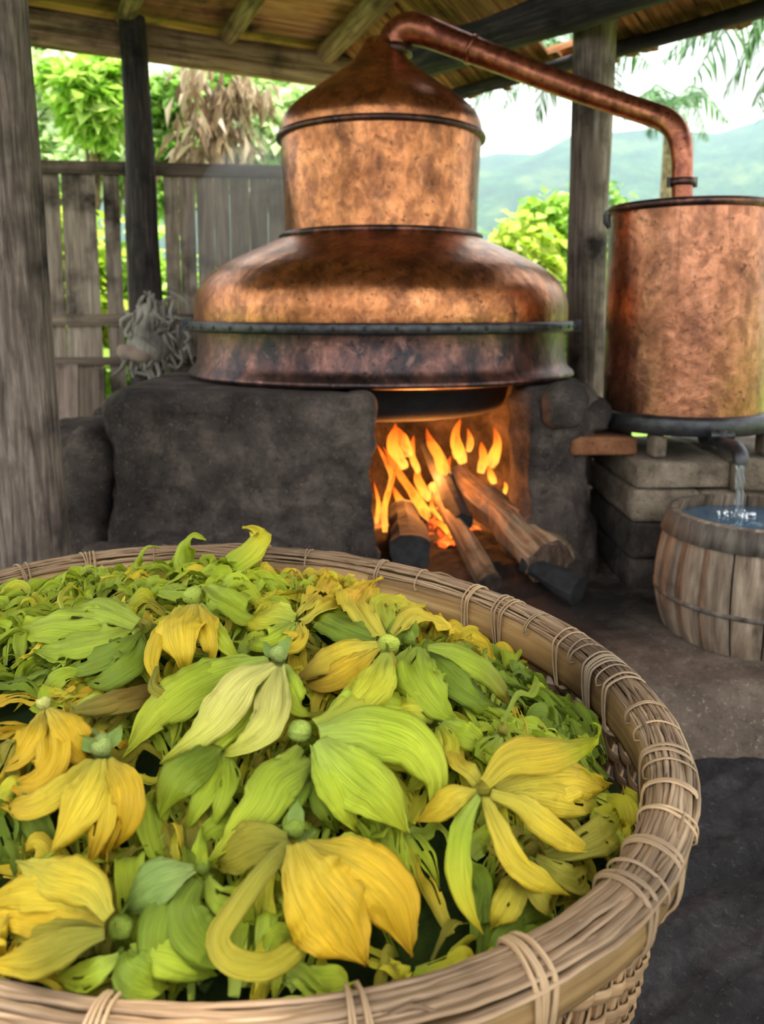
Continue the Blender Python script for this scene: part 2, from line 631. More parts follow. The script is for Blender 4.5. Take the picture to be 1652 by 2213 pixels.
fl = ground_grid(-3, 3, -2.5, 2.9, 300, 290,
                 lambda x, y: 0.024 * noise.fractal((x * 2.2 + y * 1.6, y * 7.5 - x * 4.5, 0), 0.8, 2.1, 7) - 0.02).build('floor', M['floor'])
tag(fl, 'dark uneven packed earth floor beside the basket', kind='structure')


def ledge_z(x, y):
    e = 2.20 + 0.04 * noise.noise((x * 1.4, 0, 3)) + 0.02 * noise.noise((x * 5, 0, 3))
    t = (y - e) / 0.13
    top = LZ + 0.012 * noise.fractal((x * 2, y * 2, 5), 1.0, 2.0, 4)
    if t <= 0:
        return -0.05
    if t >= 1:
        return top
    return -0.05 + (top + 0.05) * math.sqrt(1 - (1 - t) ** 2)


lg_y = np.r_[np.linspace(2.08, 2.48, 40), np.linspace(2.6, 7, 45)]
lg_x = np.linspace(-3.5, 3.5, 120)
P = np.array([[(x, y, ledge_z(x, y)) for x in lg_x] for y in lg_y])
lg = MB().grid(P, P[..., :2].copy()).build('floor_platform', M['ledge'])

tag(lg, 'raised pale mud platform under stove and barrel', kind='structure')

gr = ground_grid(-60, 60, 6.6, 110, 60, 60, lambda x, y: 0.05 + 0.25 * noise.noise((x * 0.2, y * 0.2, 0)) - 0.2).build('ground', M['grass'])
tag(gr, 'sunlit green ground beyond the hut', kind='structure')
gb = ground_grid(-60, 60, -60, -2.4, 30, 30, lambda x, y: -0.03).build('ground_yard', M['floor'])
tag(gb, 'bare earth yard behind the viewer', kind='structure')
for sx in (-1, 1):
    gs = ground_grid(min(sx * 2.9, sx * 60), max(sx * 2.9, sx * 60), -2.5, 6.7, 20, 20, lambda x, y: -0.04).build('ground_side', M['grass'])
    tag(gs, 'earth and grass beside the hut', kind='structure')

# ------------------------------------------------------------------ copper still
SCX, SCY = -0.005, 4.0
still = thing('copper_still', 'large onion shaped copper pot still with swan neck on the clay stove', 'still', (SCX, SCY, EYE - 0.3))


def lathe_part(name, prof, mat, parent, c=(SCX, SCY), n=96):
    return MB().lathe([(r, z + EYE) for r, z in prof], n, (c[0], c[1], 0)).build(name, mat, parent)


def smooth_prof(P, n=40):
    return [tuple(p) for p in spline(np.array(P), n)]


lathe_part('belly', smooth_prof([(0.893, -0.06), (0.896, -0.02), (0.892, 0.05), (0.866, 0.12), (0.80, 0.19), (0.70, 0.25), (0.58, 0.305), (0.49, 0.345), (0.465, 0.36)], 44), M['copper'], still)
lathe_part('skirt', [(0.885, -0.075), (0.88, -0.09), (0.882, -0.15), (0.888, -0.22), (0.90, -0.25), (0.925, -0.27), (0.93, -0.285), (0.915, -0.295), (0.80, -0.295)], M['copper_soot'], still)
lathe_part('pot_base', smooth_prof([(0.80, -0.295), (0.68, -0.31), (0.63, -0.34), (0.615, -0.40), (0.58, -0.455), (0.45, -0.48), (0.2, -0.49), (0.001, -0.49)], 30), M['soot'], still)
belly_band = lathe_part('belly_band', [(0.888, -0.042), (0.915, -0.040), (0.922, -0.048), (0.922, -0.078), (0.915, -0.086), (0.883, -0.084)], M['iron'], still)
lathe_part('neck_drum', smooth_prof([(0.462, 0.36), (0.463, 0.45), (0.467, 0.6), (0.474, 0.74), (0.477, 0.81)], 16), M['copper'], still)
lathe_part('neck_band', [(0.464, 0.345), (0.492, 0.347), (0.492, 0.362), (0.482, 0.37), (0.464, 0.374)], M['copper_soot'], still)
lathe_part('cap', smooth_prof([(0.480, 0.825), (0.478, 0.87), (0.455, 0.92), (0.40, 0.975), (0.325, 1.03), (0.235, 1.095), (0.165, 1.15), (0.115, 1.20), (0.086, 1.25), (0.08, 1.27)], 44), M['copper'], still)
lathe_part('cap_band', [(0.474, 0.80), (0.497, 0.803), (0.50, 0.815), (0.494, 0.828), (0.476, 0.832)], M['copper_soot'], still)
for sx in (-1, 1):   # clamp lugs at the ends of the belly band
    a = math.radians(-90 + sx * 84)
    c = np.array([SCX + 0.94 * math.cos(a), SCY + 0.94 * math.sin(a), EYE - 0.062])
    ax = [[math.cos(a), math.sin(a), 0], [-math.sin(a), math.cos(a), 0], [0, 0, 1]]
    lug = MB().box(c, (0.05, 0.035, 0.055), ax)
    lug.tube([c + np.array([-math.sin(a), math.cos(a), 0]) * -0.04, c + np.array([-math.sin(a), math.cos(a), 0]) * 0.04], 0.011, 8)
    lug.build('clamp_lug', M['iron'], still, smooth=False)
# rivets along the belly band
for k in range(22):
    a = math.radians(-90 + (k - 10.5) * 7.6)
    c = np.array([SCX + 0.923 * math.cos(a), SCY + 0.923 * math.sin(a), EYE - 0.063])
    MB().lathe([(0.009, -0.002), (0.008, 0.003), (0.0005, 0.006)], 8).build('rivet', M['iron'], belly_band)
    o = bpy.context.scene.collection.objects[-1]
    o.matrix_parent_inverse.identity()
    o.location = c
    o.rotation_euler = (math.pi / 2, 0, a + math.pi / 2)

CDX, CDY = 1.285, 3.45            # condenser drum axis
pipe_px = [(848, 128, 4.0, .074), (850, 98, 4.0, .076), (862, 74, 3.99, .076), (886, 62, 3.97, .074), (918, 68, 3.95, .070), (960, 84, 3.93, .064),
           (1080, 130, 3.84, .058), (1200, 176, 3.74, .054), (1320, 218, 3.63, .051), (1405, 246, 3.54, .050), (1440, 260, 3.50, .050), (1463, 284, 3.47, .049),
           (1473, 318, 3.455, .046), (1475, 360, 3.45, .043), (1475, 432, 3.45, .042)]
ctl = np.array([[*at_y(u, v, Y), r] for u, v, Y, r in pipe_px])
pp = spline(ctl, 110)
MB().tube(pp[:, :3], pp[:, 3], 28, caps=False).build('swan_neck_pipe', M['copper_pipe'], still)


def collar(name, p, t, r, h, mat, parent, n=28):
    t = np.asarray(t, float) / np.linalg.norm(t)
    pts = [p - t * h / 2, p - t * h * 0.45, p + t * h * 0.45, p + t * h / 2]
    return MB().tube(pts, [r * 0.93, r, r, r * 0.93], n).build(name, mat, parent)


collar('collar', pp[2, :3], (0, 0, 1), 0.094, 0.045, M['copper_soot'], still)
k = 30
collar('joint_ring', pp[k, :3], pp[k + 1, :3] - pp[k - 1, :3], pp[k, 3] + 0.006, 0.02, M['copper_pipe'], still)
nut = collar('union_nut', at_y(1475, 394, 3.45), (0, 0, 1), 0.056, 0.03, M['copper_soot'], still)
for sx in (-1, 1):
    c = at_y(1475, 394, 3.45) + np.array([sx * 0.052, 0, 0])
    MB().tube([c - np.array([0, 0, .02]), c + np.array([0, 0, .02])], 0.012, 8).build('bolt', M['iron'], nut)

# ------------------------------------------------------------------ clay stove
stove = thing('clay_stove', 'smoke blackened rounded clay stove with fire opening under the still', 'stove', (0, 3.9, LZ))
TOPZ = EYE - 0.303


def stove_body():
    R = 0.735
    out = [(-0.045, 3.0), (-0.5, 3.0), (-0.94, 3.03), (-1.04, 3.09), (-1.09, 3.22), (-1.11, 3.6), (-1.12, 4.2), (-1.05, 4.8), (-0.4, 4.98), (0.4, 4.98),
           (0.86, 4.75), (0.945, 4.4), (0.94, 3.9), (0.93, 3.5), (0.88, 3.28), (0.80, 3.20), (0.66, 3.18), (0.585, 3.21), (0.56, 3.3), (0.565, 3.52)]
    inn = []
    a0, a1 = math.atan2(3.53 - 4.0, 0.565), math.atan2(3.267 - 4.0, -0.05) + 2 * math.pi
    for k in range(1, 40):
        a = a0 + (a1 - a0) * k / 40
        inn.append((R * math.cos(a), 4.0 + R * math.sin(a)))
    inn += [(-0.05, 3.267)]
    loop = out + inn + [out[0]]
    seg = []
    for p, q in zip(loop[:-1], loop[1:]):
        d = math.dist(p, q)
        n = max(1, int(d / 0.03))
        for k in range(n):
            seg.append((p[0] + (q[0] - p[0]) * k / n, p[1] + (q[1] - p[1]) * k / n))
    seg = np.array(seg)
    n = len(seg)
    # outward normal of the loop (clockwise traversal), for rounding the top edge
    T = np.roll(seg, -1, 0) - np.roll(seg, 1, 0)
    T /= np.linalg.norm(T, axis=1)[:, None]
    N = np.stack([-T[:, 1], T[:, 0]], 1)
    area = 0.5 * np.sum(seg[:, 0] * np.roll(seg[:, 1], -1) - np.roll(seg[:, 0], -1) * seg[:, 1])
    if area > 0:
        N = -N
    rows = []
    zs = list(np.linspace(LZ - 0.05, TOPZ - 0.06, 28)) + [TOPZ - 0.04, TOPZ - 0.02, TOPZ - 0.007, TOPZ]
    for z in zs:
        d = max(0, (z - (TOPZ - 0.06)) / 0.06)
        ins = 0.05 * (1 - math.sqrt(max(0, 1 - d * d)))
        base = 0.10 * max(0, 1 - (z - LZ) / 0.35) ** 2
        row = []
        for (x, y), nn in zip(seg, N):
            front = 1.0 if y < 3.15 else 0.3
            amp = (0.05 * noise.fractal((x * 2.2, y * 2.2, z * 2.6), 1.0, 2.0, 5) + 0.016 * noise.fractal((x * 12, y * 12, z * 12), 0.9, 2.0, 3)) * (1 - d) - ins + base * (front if x < -0.1 else 0.2)
            inside = (x * x + (y - 4) ** 2) < 0.78 ** 2
            if inside:
                amp *= 0.4
            row.append((x + nn[0] * amp, y + nn[1] * amp, z))
        rows.append(row)
    mb = MB()
    mb.grid(np.array(rows), closed_u=True)
    top = [r for r in rows[-1]]
    o = len(mb.v)
    mb.add(top, [tuple(range(n))])
    return mb


sb = stove_body().build('stove_body', M['clay'], stove)
mod(sb, 'WELD', merge_threshold=0.0005)

# low clay step beside the block
def lumpy_box(name, x0, x1, y0, y1, z0, z1, mat, parent, amp=0.04, r=0.06, n=14, seed=0):
    import bmesh
    bm = bmesh.new()
    bmesh.ops.create_cube(bm, size=1)
    bmesh.ops.subdivide_edges(bm, edges=bm.edges[:], cuts=n, use_grid_fill=True)
    c = Vector(((x0 + x1) / 2, (y0 + y1) / 2, (z0 + z1) / 2))
    h = Vector(((x1 - x0) / 2, (y1 - y0) / 2, (z1 - z0) / 2))
    for v in bm.verts:
        p = Vector((v.co.x * 2 * h.x, v.co.y * 2 * h.y, v.co.z * 2 * h.z))
        q = Vector([max(-(h[i] - r), min(h[i] - r, p[i])) for i in range(3)])
        d = p - q
        if d.length > 1e-6:
            p = q + d.normalized() * r
        w = c + p
        nn = d.normalized() if d.length > 1e-6 else Vector((0, 0, 1))
        w += nn * amp * noise.fractal((w.x * 3 + seed, w.y * 3, w.z * 3), 1.0, 2.0, 4)
        v.co = w
    me = bpy.data.meshes.new(name)
    bm.to_mesh(me)
    bm.free()
    me.uv_layers.new(name='UVMap')
    me.polygons.foreach_set('use_smooth', [True] * len(me.polygons))
    me.materials.append(mat)
    o = bpy.data.objects.new(name, me)
    COL.objects.link(o)
    if parent is not None:
        o.parent = parent
        o.matrix_parent_inverse = parent.matrix_basis.inverted()
    return o


lumpy_box('side_step', -1.36, -1.09, 3.12, 3.9, LZ - 0.05, EYE - 0.46, M['clay'], stove, 0.07, 0.07, 14, 3)
lumpy_box('front_foot', -1.18, -0.35, 2.86, 3.05, LZ - 0.08, EYE - 0.86, M['clay'], stove, 0.09, 0.09, 14, 8)
lumpy_box('jamb_stone', -0.16, -0.02, 2.97, 3.16, EYE - 0.46, EYE - 0.31, M['clay'], stove, 0.03, 0.05, 8, 5)
lumpy_box('corner_stone', 0.64, 0.80, 3.12, 3.30, EYE - 0.47, EYE - 0.288, M['stone_dark'], stove, 0.04, 0.06, 10, 11)
lumpy_box('corner_stone', 0.76, 0.92, 3.24, 3.42, EYE - 0.49, EYE - 0.37, M['stone_dark'], stove, 0.04, 0.04, 10, 14)

# ------------------------------------------------------------------ fire, logs, embers
def heap_mesh(cx, cy, rx, ry, h, z, n=26, seed=0, amp=0.35):
    P = np.zeros((n // 2 + 1, n, 3))
    for j in range(n // 2 + 1):
        t = j / (n // 2)
        for i in range(n):
            a = 2 * math.pi * i / n
            x, y = cx + rx * (1 - t) * math.cos(a), cy + ry * (1 - t) * math.sin(a)
            P[j, i] = (x, y, z + h * (1 - (1 - t) ** 2) * (1 + amp * noise.fractal((x * 9 + seed, y * 9, 0), 1.0, 2.0, 4)))
    return MB().grid(P, closed_u=True)


tag(heap_mesh(0.28, 3.55, 0.55, 0.6, 0.10, LZ + 0.0, 40, 2).build('ash_bed', M['ash']), 'grey ash heap on the floor of the fire opening', 'ash', kind='stuff')
tag(heap_mesh(0.27, 3.70, 0.26, 0.36, 0.17, LZ + 0.01, 40, 5, 0.6).build('embers', M['ember']), 'glowing red embers beneath the burning logs', 'embers', kind='stuff')


def log(name, a, b, r0, r1, label, mat, n=14, rough=0.3, seed=0, flat=1.0, endmat=None):
    path = np.linspace(a, b, 14)
    rr = np.linspace(r0, r1, 14)
    o = MB().tube(path, rr, n, True, rough, seed, flat, freq=6).build(name, mat, None, smooth=False)
    tag(o, label, 'log', 'firewood in the stove')
    if endmat:
        d = (np.asarray(b) - np.asarray(a))
        d /= np.linalg.norm(d)
        MB().tube([np.asarray(b) + d * 0.001, np.asarray(b) + d * 0.006], [r1 * 0.93, r1 * 0.8], n, True, rough, seed, flat).build('cut_end', endmat, o, smooth=False)
    return o


log('firewood_log', at_y(988, 1030, 3.78), at_y(1188, 1215, 3.10), 0.066, 0.112, 'thick pale split log leaning out of the fire opening', M['log'], 9, 0.35, 3, 0.85, M['log_end'])
log('firewood_stick', at_y(938, 1052, 3.72), at_y(1062, 1262, 2.98), 0.028, 0.050, 'thin greyish stick beside the thick log', M['log'], 9, 0.25, 6, 1.0, M['log_end'])
log('charred_log', at_y(872, 1110, 3.70), at_y(888, 1196, 3.06), 0.070, 0.085, 'black charred log end at the left of the fire', M['char'], 12, 0.3, 11)
log('charred_branch', at_y(925, 960, 3.9), at_y(1000, 1130, 3.4), 0.035, 0.05, 'black burning branch behind the thin stick', M['char'], 10, 0.3, 14)
log('charred_stump', at_y(1135, 1215, 3.12), at_y(1250, 1278, 2.94), 0.04, 0.055, 'dark burnt stub lying below the thick log', M['char'], 10, 0.4, 18)

fire = thing('fire', 'orange wood fire burning inside the clay stove', 'fire', (0.25, 3.6, LZ + 0.12))
flames = [  # pixel path from root to tip, depth, half width px
    ([(962, 1165), (915, 1100), (868, 1030), (828, 965)], 3.62, 21),
    ([(968, 1035), (950, 990), (930, 955), (922, 925)], 3.66, 25),
    ([(832, 1150), (833, 1090), (850, 1035), (858, 1000)], 3.60, 13),
    ([(1040, 1022), (1046, 990), (1040, 955)], 3.72, 11),
    ([(1068, 1045), (1062, 1025), (1054, 1005)], 3.74, 9),
    ([(1090, 1068), (1094, 1052), (1090, 1042)], 3.74, 8),
    ([(884, 985), (874, 955), (858, 922)], 3.7, 14),
    ([(1012, 975), (1018, 950), (1010, 925)], 3.85, 13),
    ([(988, 990), (990, 960), (985, 940)], 3.9, 10),
    ([(815, 1130), (818, 1085), (808, 1040)], 3.6, 10),
    ([(840, 1060), (845, 1020), (815, 960)], 3.75, 12),
    ([(905, 1020), (890, 980), (895, 940)], 3.8, 14),
    ([(985, 1165), (955, 1135), (925, 1125)], 3.5, 14),
    ([(955, 1130), (935, 1100), (935, 1060)], 3.58, 11),
    ([(1000, 1180), (985, 1160), (965, 1155)], 3.45, 9),
    ([(890, 1110), (860, 1075), (850, 1050)], 3.78, 16),
    ([(930, 1080), (905, 1040), (905, 1000)], 3.85, 18),
    ([(975, 1060), (965, 1020), (975, 985)], 3.92, 14),
    ([(1060, 1010), (1075, 960), (1068, 920)], 4.1, 20),
    ([(870, 1010), (850, 960), (855, 915)], 4.1, 22),
    ([(1000, 1000), (985, 950), (995, 905)], 4.2, 24),
]
for pts, Y, hw in flames:
    P = spline(np.array([at_y(u, v, Y + random.uniform(-.03, .03)) for u, v in pts]), 16)
    t = np.linspace(0, 1, 16)
    rr = hw * Y / F * np.clip(np.sin(np.pi * (0.12 + 0.88 * t) ** 0.75) ** 0.8, 0.03, 1)
    mb = MB()
    mb.tube(P, rr, 10, True, 0.5, hw, 0.55, freq=12)
    mb.uv = [(u, v / max(1e-6, np.linalg.norm(np.diff(P, axis=0), axis=1).sum())) for u, v in mb.uv]
    mb.build('flame', M['flame'], fire)
for (x, y, z, e) in ((0.22, 3.62, LZ + 0.38, 16), (0.12, 3.85, LZ + 0.25, 14), (0.42, 3.95, LZ + 0.3, 14)):
    l = bpy.data.lights.new('firelight', 'POINT')
    l.energy = e
    l.color = (1.0, 0.33, 0.07)
    l.shadow_soft_size = 0.09
    lo = bpy.data.objects.new('firelight', l)
    lo.location = (x, y, z)
    COL.objects.link(lo)

# ------------------------------------------------------------------ condenser drum and its stand
cond = thing('condenser_drum', 'tall copper condenser drum standing on blocks beside the still', 'condenser', (CDX, CDY, EYE - 0.48))
CR = 0.326
cc = (CDX, CDY)
lathe_part('drum_wall', [(CR, -0.43), (CR, -0.2), (CR, 0.05), (CR, 0.2), (CR, 0.38), (CR, 0.415)], M['copper_drum'], cond, cc, 72)
lathe_part('top_rim', [(CR - 0.01, 0.40), (CR + 0.016, 0.405), (CR + 0.022, 0.418), (CR + 0.018, 0.434), (CR - 0.002, 0.438), (CR - 0.012, 0.42)], M['copper_soot'], cond, cc, 72)
lathe_part('lid', [(CR - 0.004, 0.425), (CR * 0.7, 0.432), (0.04, 0.436), (0.001, 0.436)], M['copper_soot'], cond, cc, 48)
lathe_part('bottom_band', [(CR - 0.002, -0.405), (CR + 0.03, -0.41), (CR + 0.036, -0.42), (CR + 0.036, -0.472), (CR + 0.028, -0.48), (0.05, -0.48), (0.001, -0.48)], M['iron'], cond, cc, 72)
seam = MB()
seam.box((CDX - 0.327 * math.sin(math.radians(28)), CDY - 0.327 * math.cos(math.radians(28)), EYE + 0.0), (0.012, 0.004, 0.80),
         [[math.cos(math.radians(28)), -math.sin(math.radians(28)), 0], [math.sin(math.radians(28)), math.cos(math.radians(28)), 0], [0, 0, 1]])
seam.build('seam_strip', M['copper_drum'], cond)
# lug hanging below the rim
lgp = at_y(1312, 480, 3.40)
MB().tube([lgp + np.array([0, 0, 0.03]), lgp, lgp + np.array([0.01, 0, -0.025])], [0.014, 0.016, 0.008], 8).build('rim_lug', M['iron'], cond)
# spout: boss, cock handle, bent tube
s0 = at_y(1548, 945, 3.14)
s1 = at_y(1560, 958, 3.03)
s2 = at_y(1590, 968, 2.90)
s3 = at_y(1601, 985, 2.845)
s4 = at_y(1600, 1003, 2.84)
sp = spline(np.array([s0, s1, s2, s3, s4]), 26)
spo = MB().tube(sp, np.linspace(0.026, 0.027, 26), 16, False)
spo.tube(sp + 0, np.linspace(0.021, 0.021, 26), 16, False)
spo = spo.build('spout', M['iron'], cond)
MB().tube([s0 + np.array([0, 0.06, 0]), s0 + np.array([0, -0.03, 0])], [0.05, 0.042], 16).build('spout_flange', M['iron'], spo)
MB().tube([s1 + np.array([-.045, 0, .03]), s1 + np.array([.045, 0, .03])], 0.016, 10).tube([s1, s1 + np.array([0, 0, .05])], 0.018, 10).build('cock_handle', M['iron'], spo)

stand = thing('block_stand', 'rough stand of stone blocks under the condenser drum', 'stand', (1.45, 3.4, LZ))
STZ = EYE - 0.572
def block(x0, x1, y0, y1, z0, z1, mat, name='block', parent=None, seed=0, amp=0.012, r=0.014):
    return lumpy_box(name, x0, x1, y0, y1, z0, z1, mat, parent, amp, r, 7, seed)


block(0.985, 1.36, 3.09, 3.80, STZ - 0.115, STZ, M['stone'], parent=stand, seed=1)
block(1.362, 2.05, 3.085, 3.80, STZ - 0.12, STZ, M['stone'], parent=stand, seed=2)
block(0.985, 1.25, 3.11, 3.80, STZ - 0.25, STZ - 0.118, M['stone'], parent=stand, seed=3)
block(1.253, 2.0, 3.11, 3.80, STZ - 0.25, STZ - 0.122, M['stone'], parent=stand, seed=4)
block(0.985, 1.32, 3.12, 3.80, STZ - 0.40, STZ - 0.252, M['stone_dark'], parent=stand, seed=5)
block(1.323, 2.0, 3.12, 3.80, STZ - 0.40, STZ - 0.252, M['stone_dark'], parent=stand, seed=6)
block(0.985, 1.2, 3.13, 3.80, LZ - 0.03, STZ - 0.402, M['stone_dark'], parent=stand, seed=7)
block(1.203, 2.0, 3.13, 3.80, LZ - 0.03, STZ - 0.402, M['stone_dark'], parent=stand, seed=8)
for i, (x, y, w) in enumerate(((1.10, 3.20, .06), (1.58, 3.24, .10), (1.09, 3.66, .09), (1.55, 3.66, .10))):
    b = block(x - w / 2, x + w / 2, y - .05, y + .05, STZ - 0.002, EYE - 0.482, M['stone'], 'spacer_block', None, 20 + i)
    tag(b, ['small block under the drum nearest the plank end', 'small block under the drum behind the spout', 'small block under the back of the drum, stove side', 'small block under the back of the drum, far from the stove'][i], 'block', 'spacers under the drum')
pl = lumpy_box('plank', 0.765, 1.03, 3.22, 3.52, STZ + 0.001, EYE - 0.500, M['brick_red'], None, 0.006, 0.006, 8, 31)
tag(pl, 'short reddish slab bridging stove corner and block stand', 'slab')

# ------------------------------------------------------------------ barrel, water
BX, BY = 1.29, 2.725
barrel = thing('wooden_barrel', 'weathered open wooden barrel catching water below the spout', 'barrel', (BX, BY, LZ))
bz0, bz1 = LZ, EYE - 0.68
NS = 20


def brad(t):
    return 0.288 + (0.276 - 0.288) * t + 0.048 * math.sin(math.pi * min(1, t * 1.02)) ** 0.8 * (1 - 0.25 * t)


for k in range(NS):
    a0, a1 = 2 * math.pi * (k + 0.03) / NS, 2 * math.pi * (k + 0.97) / NS
    nv, nu = 12, 4
    pro = RNG.uniform(-0.002, 0.003)
    Pst = np.zeros((nv, (nu) * 2, 3))
    UV = np.zeros((nv, nu * 2, 2))
    for j in range(nv):
        t = j / (nv - 1)
        z = bz0 + (bz1 - bz0) * t
        for i in range(nu):
            a = a0 + (a1 - a0) * i / (nu - 1)
            edge = 0.003 if i in (0, nu - 1) else 0
            ro = brad(t) + pro - edge
            Pst[j, i] = (BX + ro * math.cos(a), BY + ro * math.sin(a), z)
            ri = brad(t) - 0.022
            Pst[j, nu * 2 - 1 - i] = (BX + ri * math.cos(a), BY + ri * math.sin(a), z)
            UV[j, i] = UV[j, nu * 2 - 1 - i] = (a * 0.28 + k * 1.7, t * 0.45)
    mb = MB().grid(Pst, UV, closed_u=True)
    mb.add(Pst[-1], [(0, 1, 6, 7), (1, 2, 5, 6), (2, 3, 4, 5)], UV[-1])
    mb.build('stave', M['barrel'], barrel, smooth=True)


def hoop(z0, z1, mat, name, extra):
    H = bz1 - bz0
    t0, t1 = (z0 - bz0) / H, (z1 - bz0) / H
    prof = [(brad(t0) - 0.004, z0), (brad(t0) + extra, z0), (brad(t1) + extra, z1), (brad(t1) - 0.004, z1)]
    MB().lathe(prof, 48, (BX, BY, 0)).build(name, mat, barrel)


hoop(bz1 - 0.075, bz1 - 0.004, M['barrel_hoop'], 'top_hoop', 0.011)
hoop(bz0 + 0.135, bz0 + 0.150, M['barrel_hoop'], 'wire_hoop', 0.005)
MB().lathe([(0.0005, bz0 + 0.03), (0.262, bz0 + 0.03)], 32, (BX, BY, 0)).build('bottom', M['barrel_hoop'], barrel)
WZ = EYE - 0.722


def water_disc():
    P = np.zeros((18, 48, 3))
    for j in range(18):
        for i in range(48):
            a = 2 * math.pi * i / 48
            r = 0.262 * (1 - j / 17.02)
            x, y = r * math.cos(a), r * math.sin(a)
            P[j, i] = (BX + x, BY + y, WZ + 0.004 * math.sin(60 * math.hypot(x + 0.01, y - 0.03)) * math.exp(-9 * math.hypot(x, y)))
    return MB().grid(P, closed_u=True)


tag(water_disc().build('water', M['water']), 'water filling the wooden barrel nearly to its brim', 'water', kind='stuff')
st0 = sp[-1]
mbs = MB()
for off, rr, zend in (((-0.006, 0), 0.0085, WZ), ((0.012, 0.004), 0.0055, WZ)):
    path = [np.array([st0[0] + off[0] + 0.002 * math.sin(k * 1.3), st0[1] + off[1] - 0.012 * (k / 19) ** 0.5, st0[2] - 0.005 - (st0[2] - 0.005 - zend) * k / 19]) for k in range(20)]
    mbs.tube(path, [rr * (1 - 0.25 * math.sin(k * 0.9)) for k in range(20)], 10)
for k in range(26):
    a, r = RNG.uniform(0, 6.28), RNG.uniform(0.008, 0.06)
    c = np.array([st0[0] + r * 1.3 * math.cos(a), st0[1] + r * math.sin(a), WZ + 0.004])
    mbs.lathe([(0.0005, 0.006), (0.005, 0.003), (0.007, -0.002)], 8, c)
tag(mbs.build('water_stream', M['stream']), 'thin clear stream falling from spout into barrel', 'water stream')

# ------------------------------------------------------------------ posts
def post(name, a, b, r0, r1, mat, label, n=16, rough=0.12, seed=0, bend=0.02):
    t = np.linspace(0, 1, 24)
    path = np.outer(1 - t, a) + np.outer(t, b)
    path[:, 0] += bend * np.sin(t * math.pi * 1.4 + seed)
    o = MB().tube(path, np.linspace(r0, r1, 24), n, True, rough, seed, freq=1.6).build(name, mat)
    return tag(o, label, 'post')


post('wooden_post', (-1.075, 2.42, LZ - 0.03), (-1.17, 2.42, 3.12), 0.118, 0.125, M['post'], 'thick weathered round post in front of the stove', 20, 0.1, 1, 0.0)
post('corner_post', (-1.385, 4.82, LZ - 0.03), (-1.415, 4.82, EYE + 1.655), 0.112, 0.072, M['post_dark'], 'dark smoke stained post against the board fence', 14, 0.12, 5, 0.01)
post('eave_post', (1.10, 4.32, LZ - 0.03), (1.075, 4.32, EYE + 1.46), 0.098, 0.108, M['post_grey'], 'grey post between still and condenser drum', 16, 0.12, 9, 0.005)

# ------------------------------------------------------------------ board fence
fence = thing('board_fence', 'weathered grey board fence behind the still', 'fence', (-1.3, 5.1, LZ))
fa, fb = np.array([-3.63, 4.793]), np.array([0.22, 5.28])
fd = (fb - fa) / np.linalg.norm(fb - fa)
fn = np.array([fd[1], -fd[0]])
FL = np.linalg.norm(fb - fa)
FTOP = EYE + 0.88
gaps = {}
x = 0.0
bi = 0
while x < FL:
    w = 0.085 + 0.03 * RNG.random()
    c = fa + fd * (x + w / 2)
    u = 826 + F * c[0] / c[1]
    dense = u > 405
    gap = (0.003 if RNG.random() < 0.7 else 0.01) if dense else RNG.choice([0.004, 0.008, 0.03, 0.042], p=[.35, .2, .25, .2])
    tilt = RNG.normal(0, 0.006)
    top = FTOP - 0.02 + RNG.normal(0, 0.012)
    bot = LZ + 0.02 + 0.05 * RNG.random()
    h = top - bot
    up = np.array([fd[0] * tilt, fd[1] * tilt, 1.0])
    ax = [[fd[0], fd[1], 0], [fn[0], fn[1], 0], up]
    cc3 = (c[0] + fn[0] * RNG.uniform(-.006, .006), c[1] + fn[1] * RNG.uniform(-.006, .006), (top + bot) / 2)
    MB().box(cc3, (w, 0.018, h), ax, 0.03).build('board', M['board'], fence, smooth=False)
    x += w + gap
    bi += 1
for z, hh, off in ((FTOP - 0.02, 0.075, 0.03), (EYE - 0.045, 0.07, 0.03), (EYE - 0.30, 0.05, 0.03)):
    c = (fa + fd * FL / 2) + fn * off
    MB().box((c[0], c[1], z), (FL, 0.04, hh), [[fd[0], fd[1], 0], [fn[0], fn[1], 0], [0, 0, 1]]).build('rail', M['rail'], fence, smooth=False)

# pale slabs leaning at the fence foot, grey fibre bundle on the post
for i, (u0, u1, v0, v1, lab) in enumerate(((96, 168, 792, 1010, 'broad pale pinkish slab leaning at the fence foot'), (172, 226, 800, 990, 'narrow brown slab leaning beside the broad pale slab'))):
    a, b = at_y((u0 + u1) / 2, v1, 4.72), at_y((u0 + u1) / 2, v0, 4.84)
    a[2] = LZ
    w = (u1 - u0) * 4.75 / F
    d = b - a
    L = np.linalg.norm(d)
    d /= L
    xx = np.array([1, 0.1, 0.0])
    xx -= d * np.dot(xx, d)
    xx /= np.linalg.norm(xx)
    MBo = MB().box((a + b) / 2, (w, 0.03, L), [xx, np.cross(d, xx), d], 0.05).build('wooden_slab', M['bark_pale'] if i == 0 else M['rail'], None, smooth=False)
    tag(MBo, lab, 'slab', 'slabs leaning on the fence')

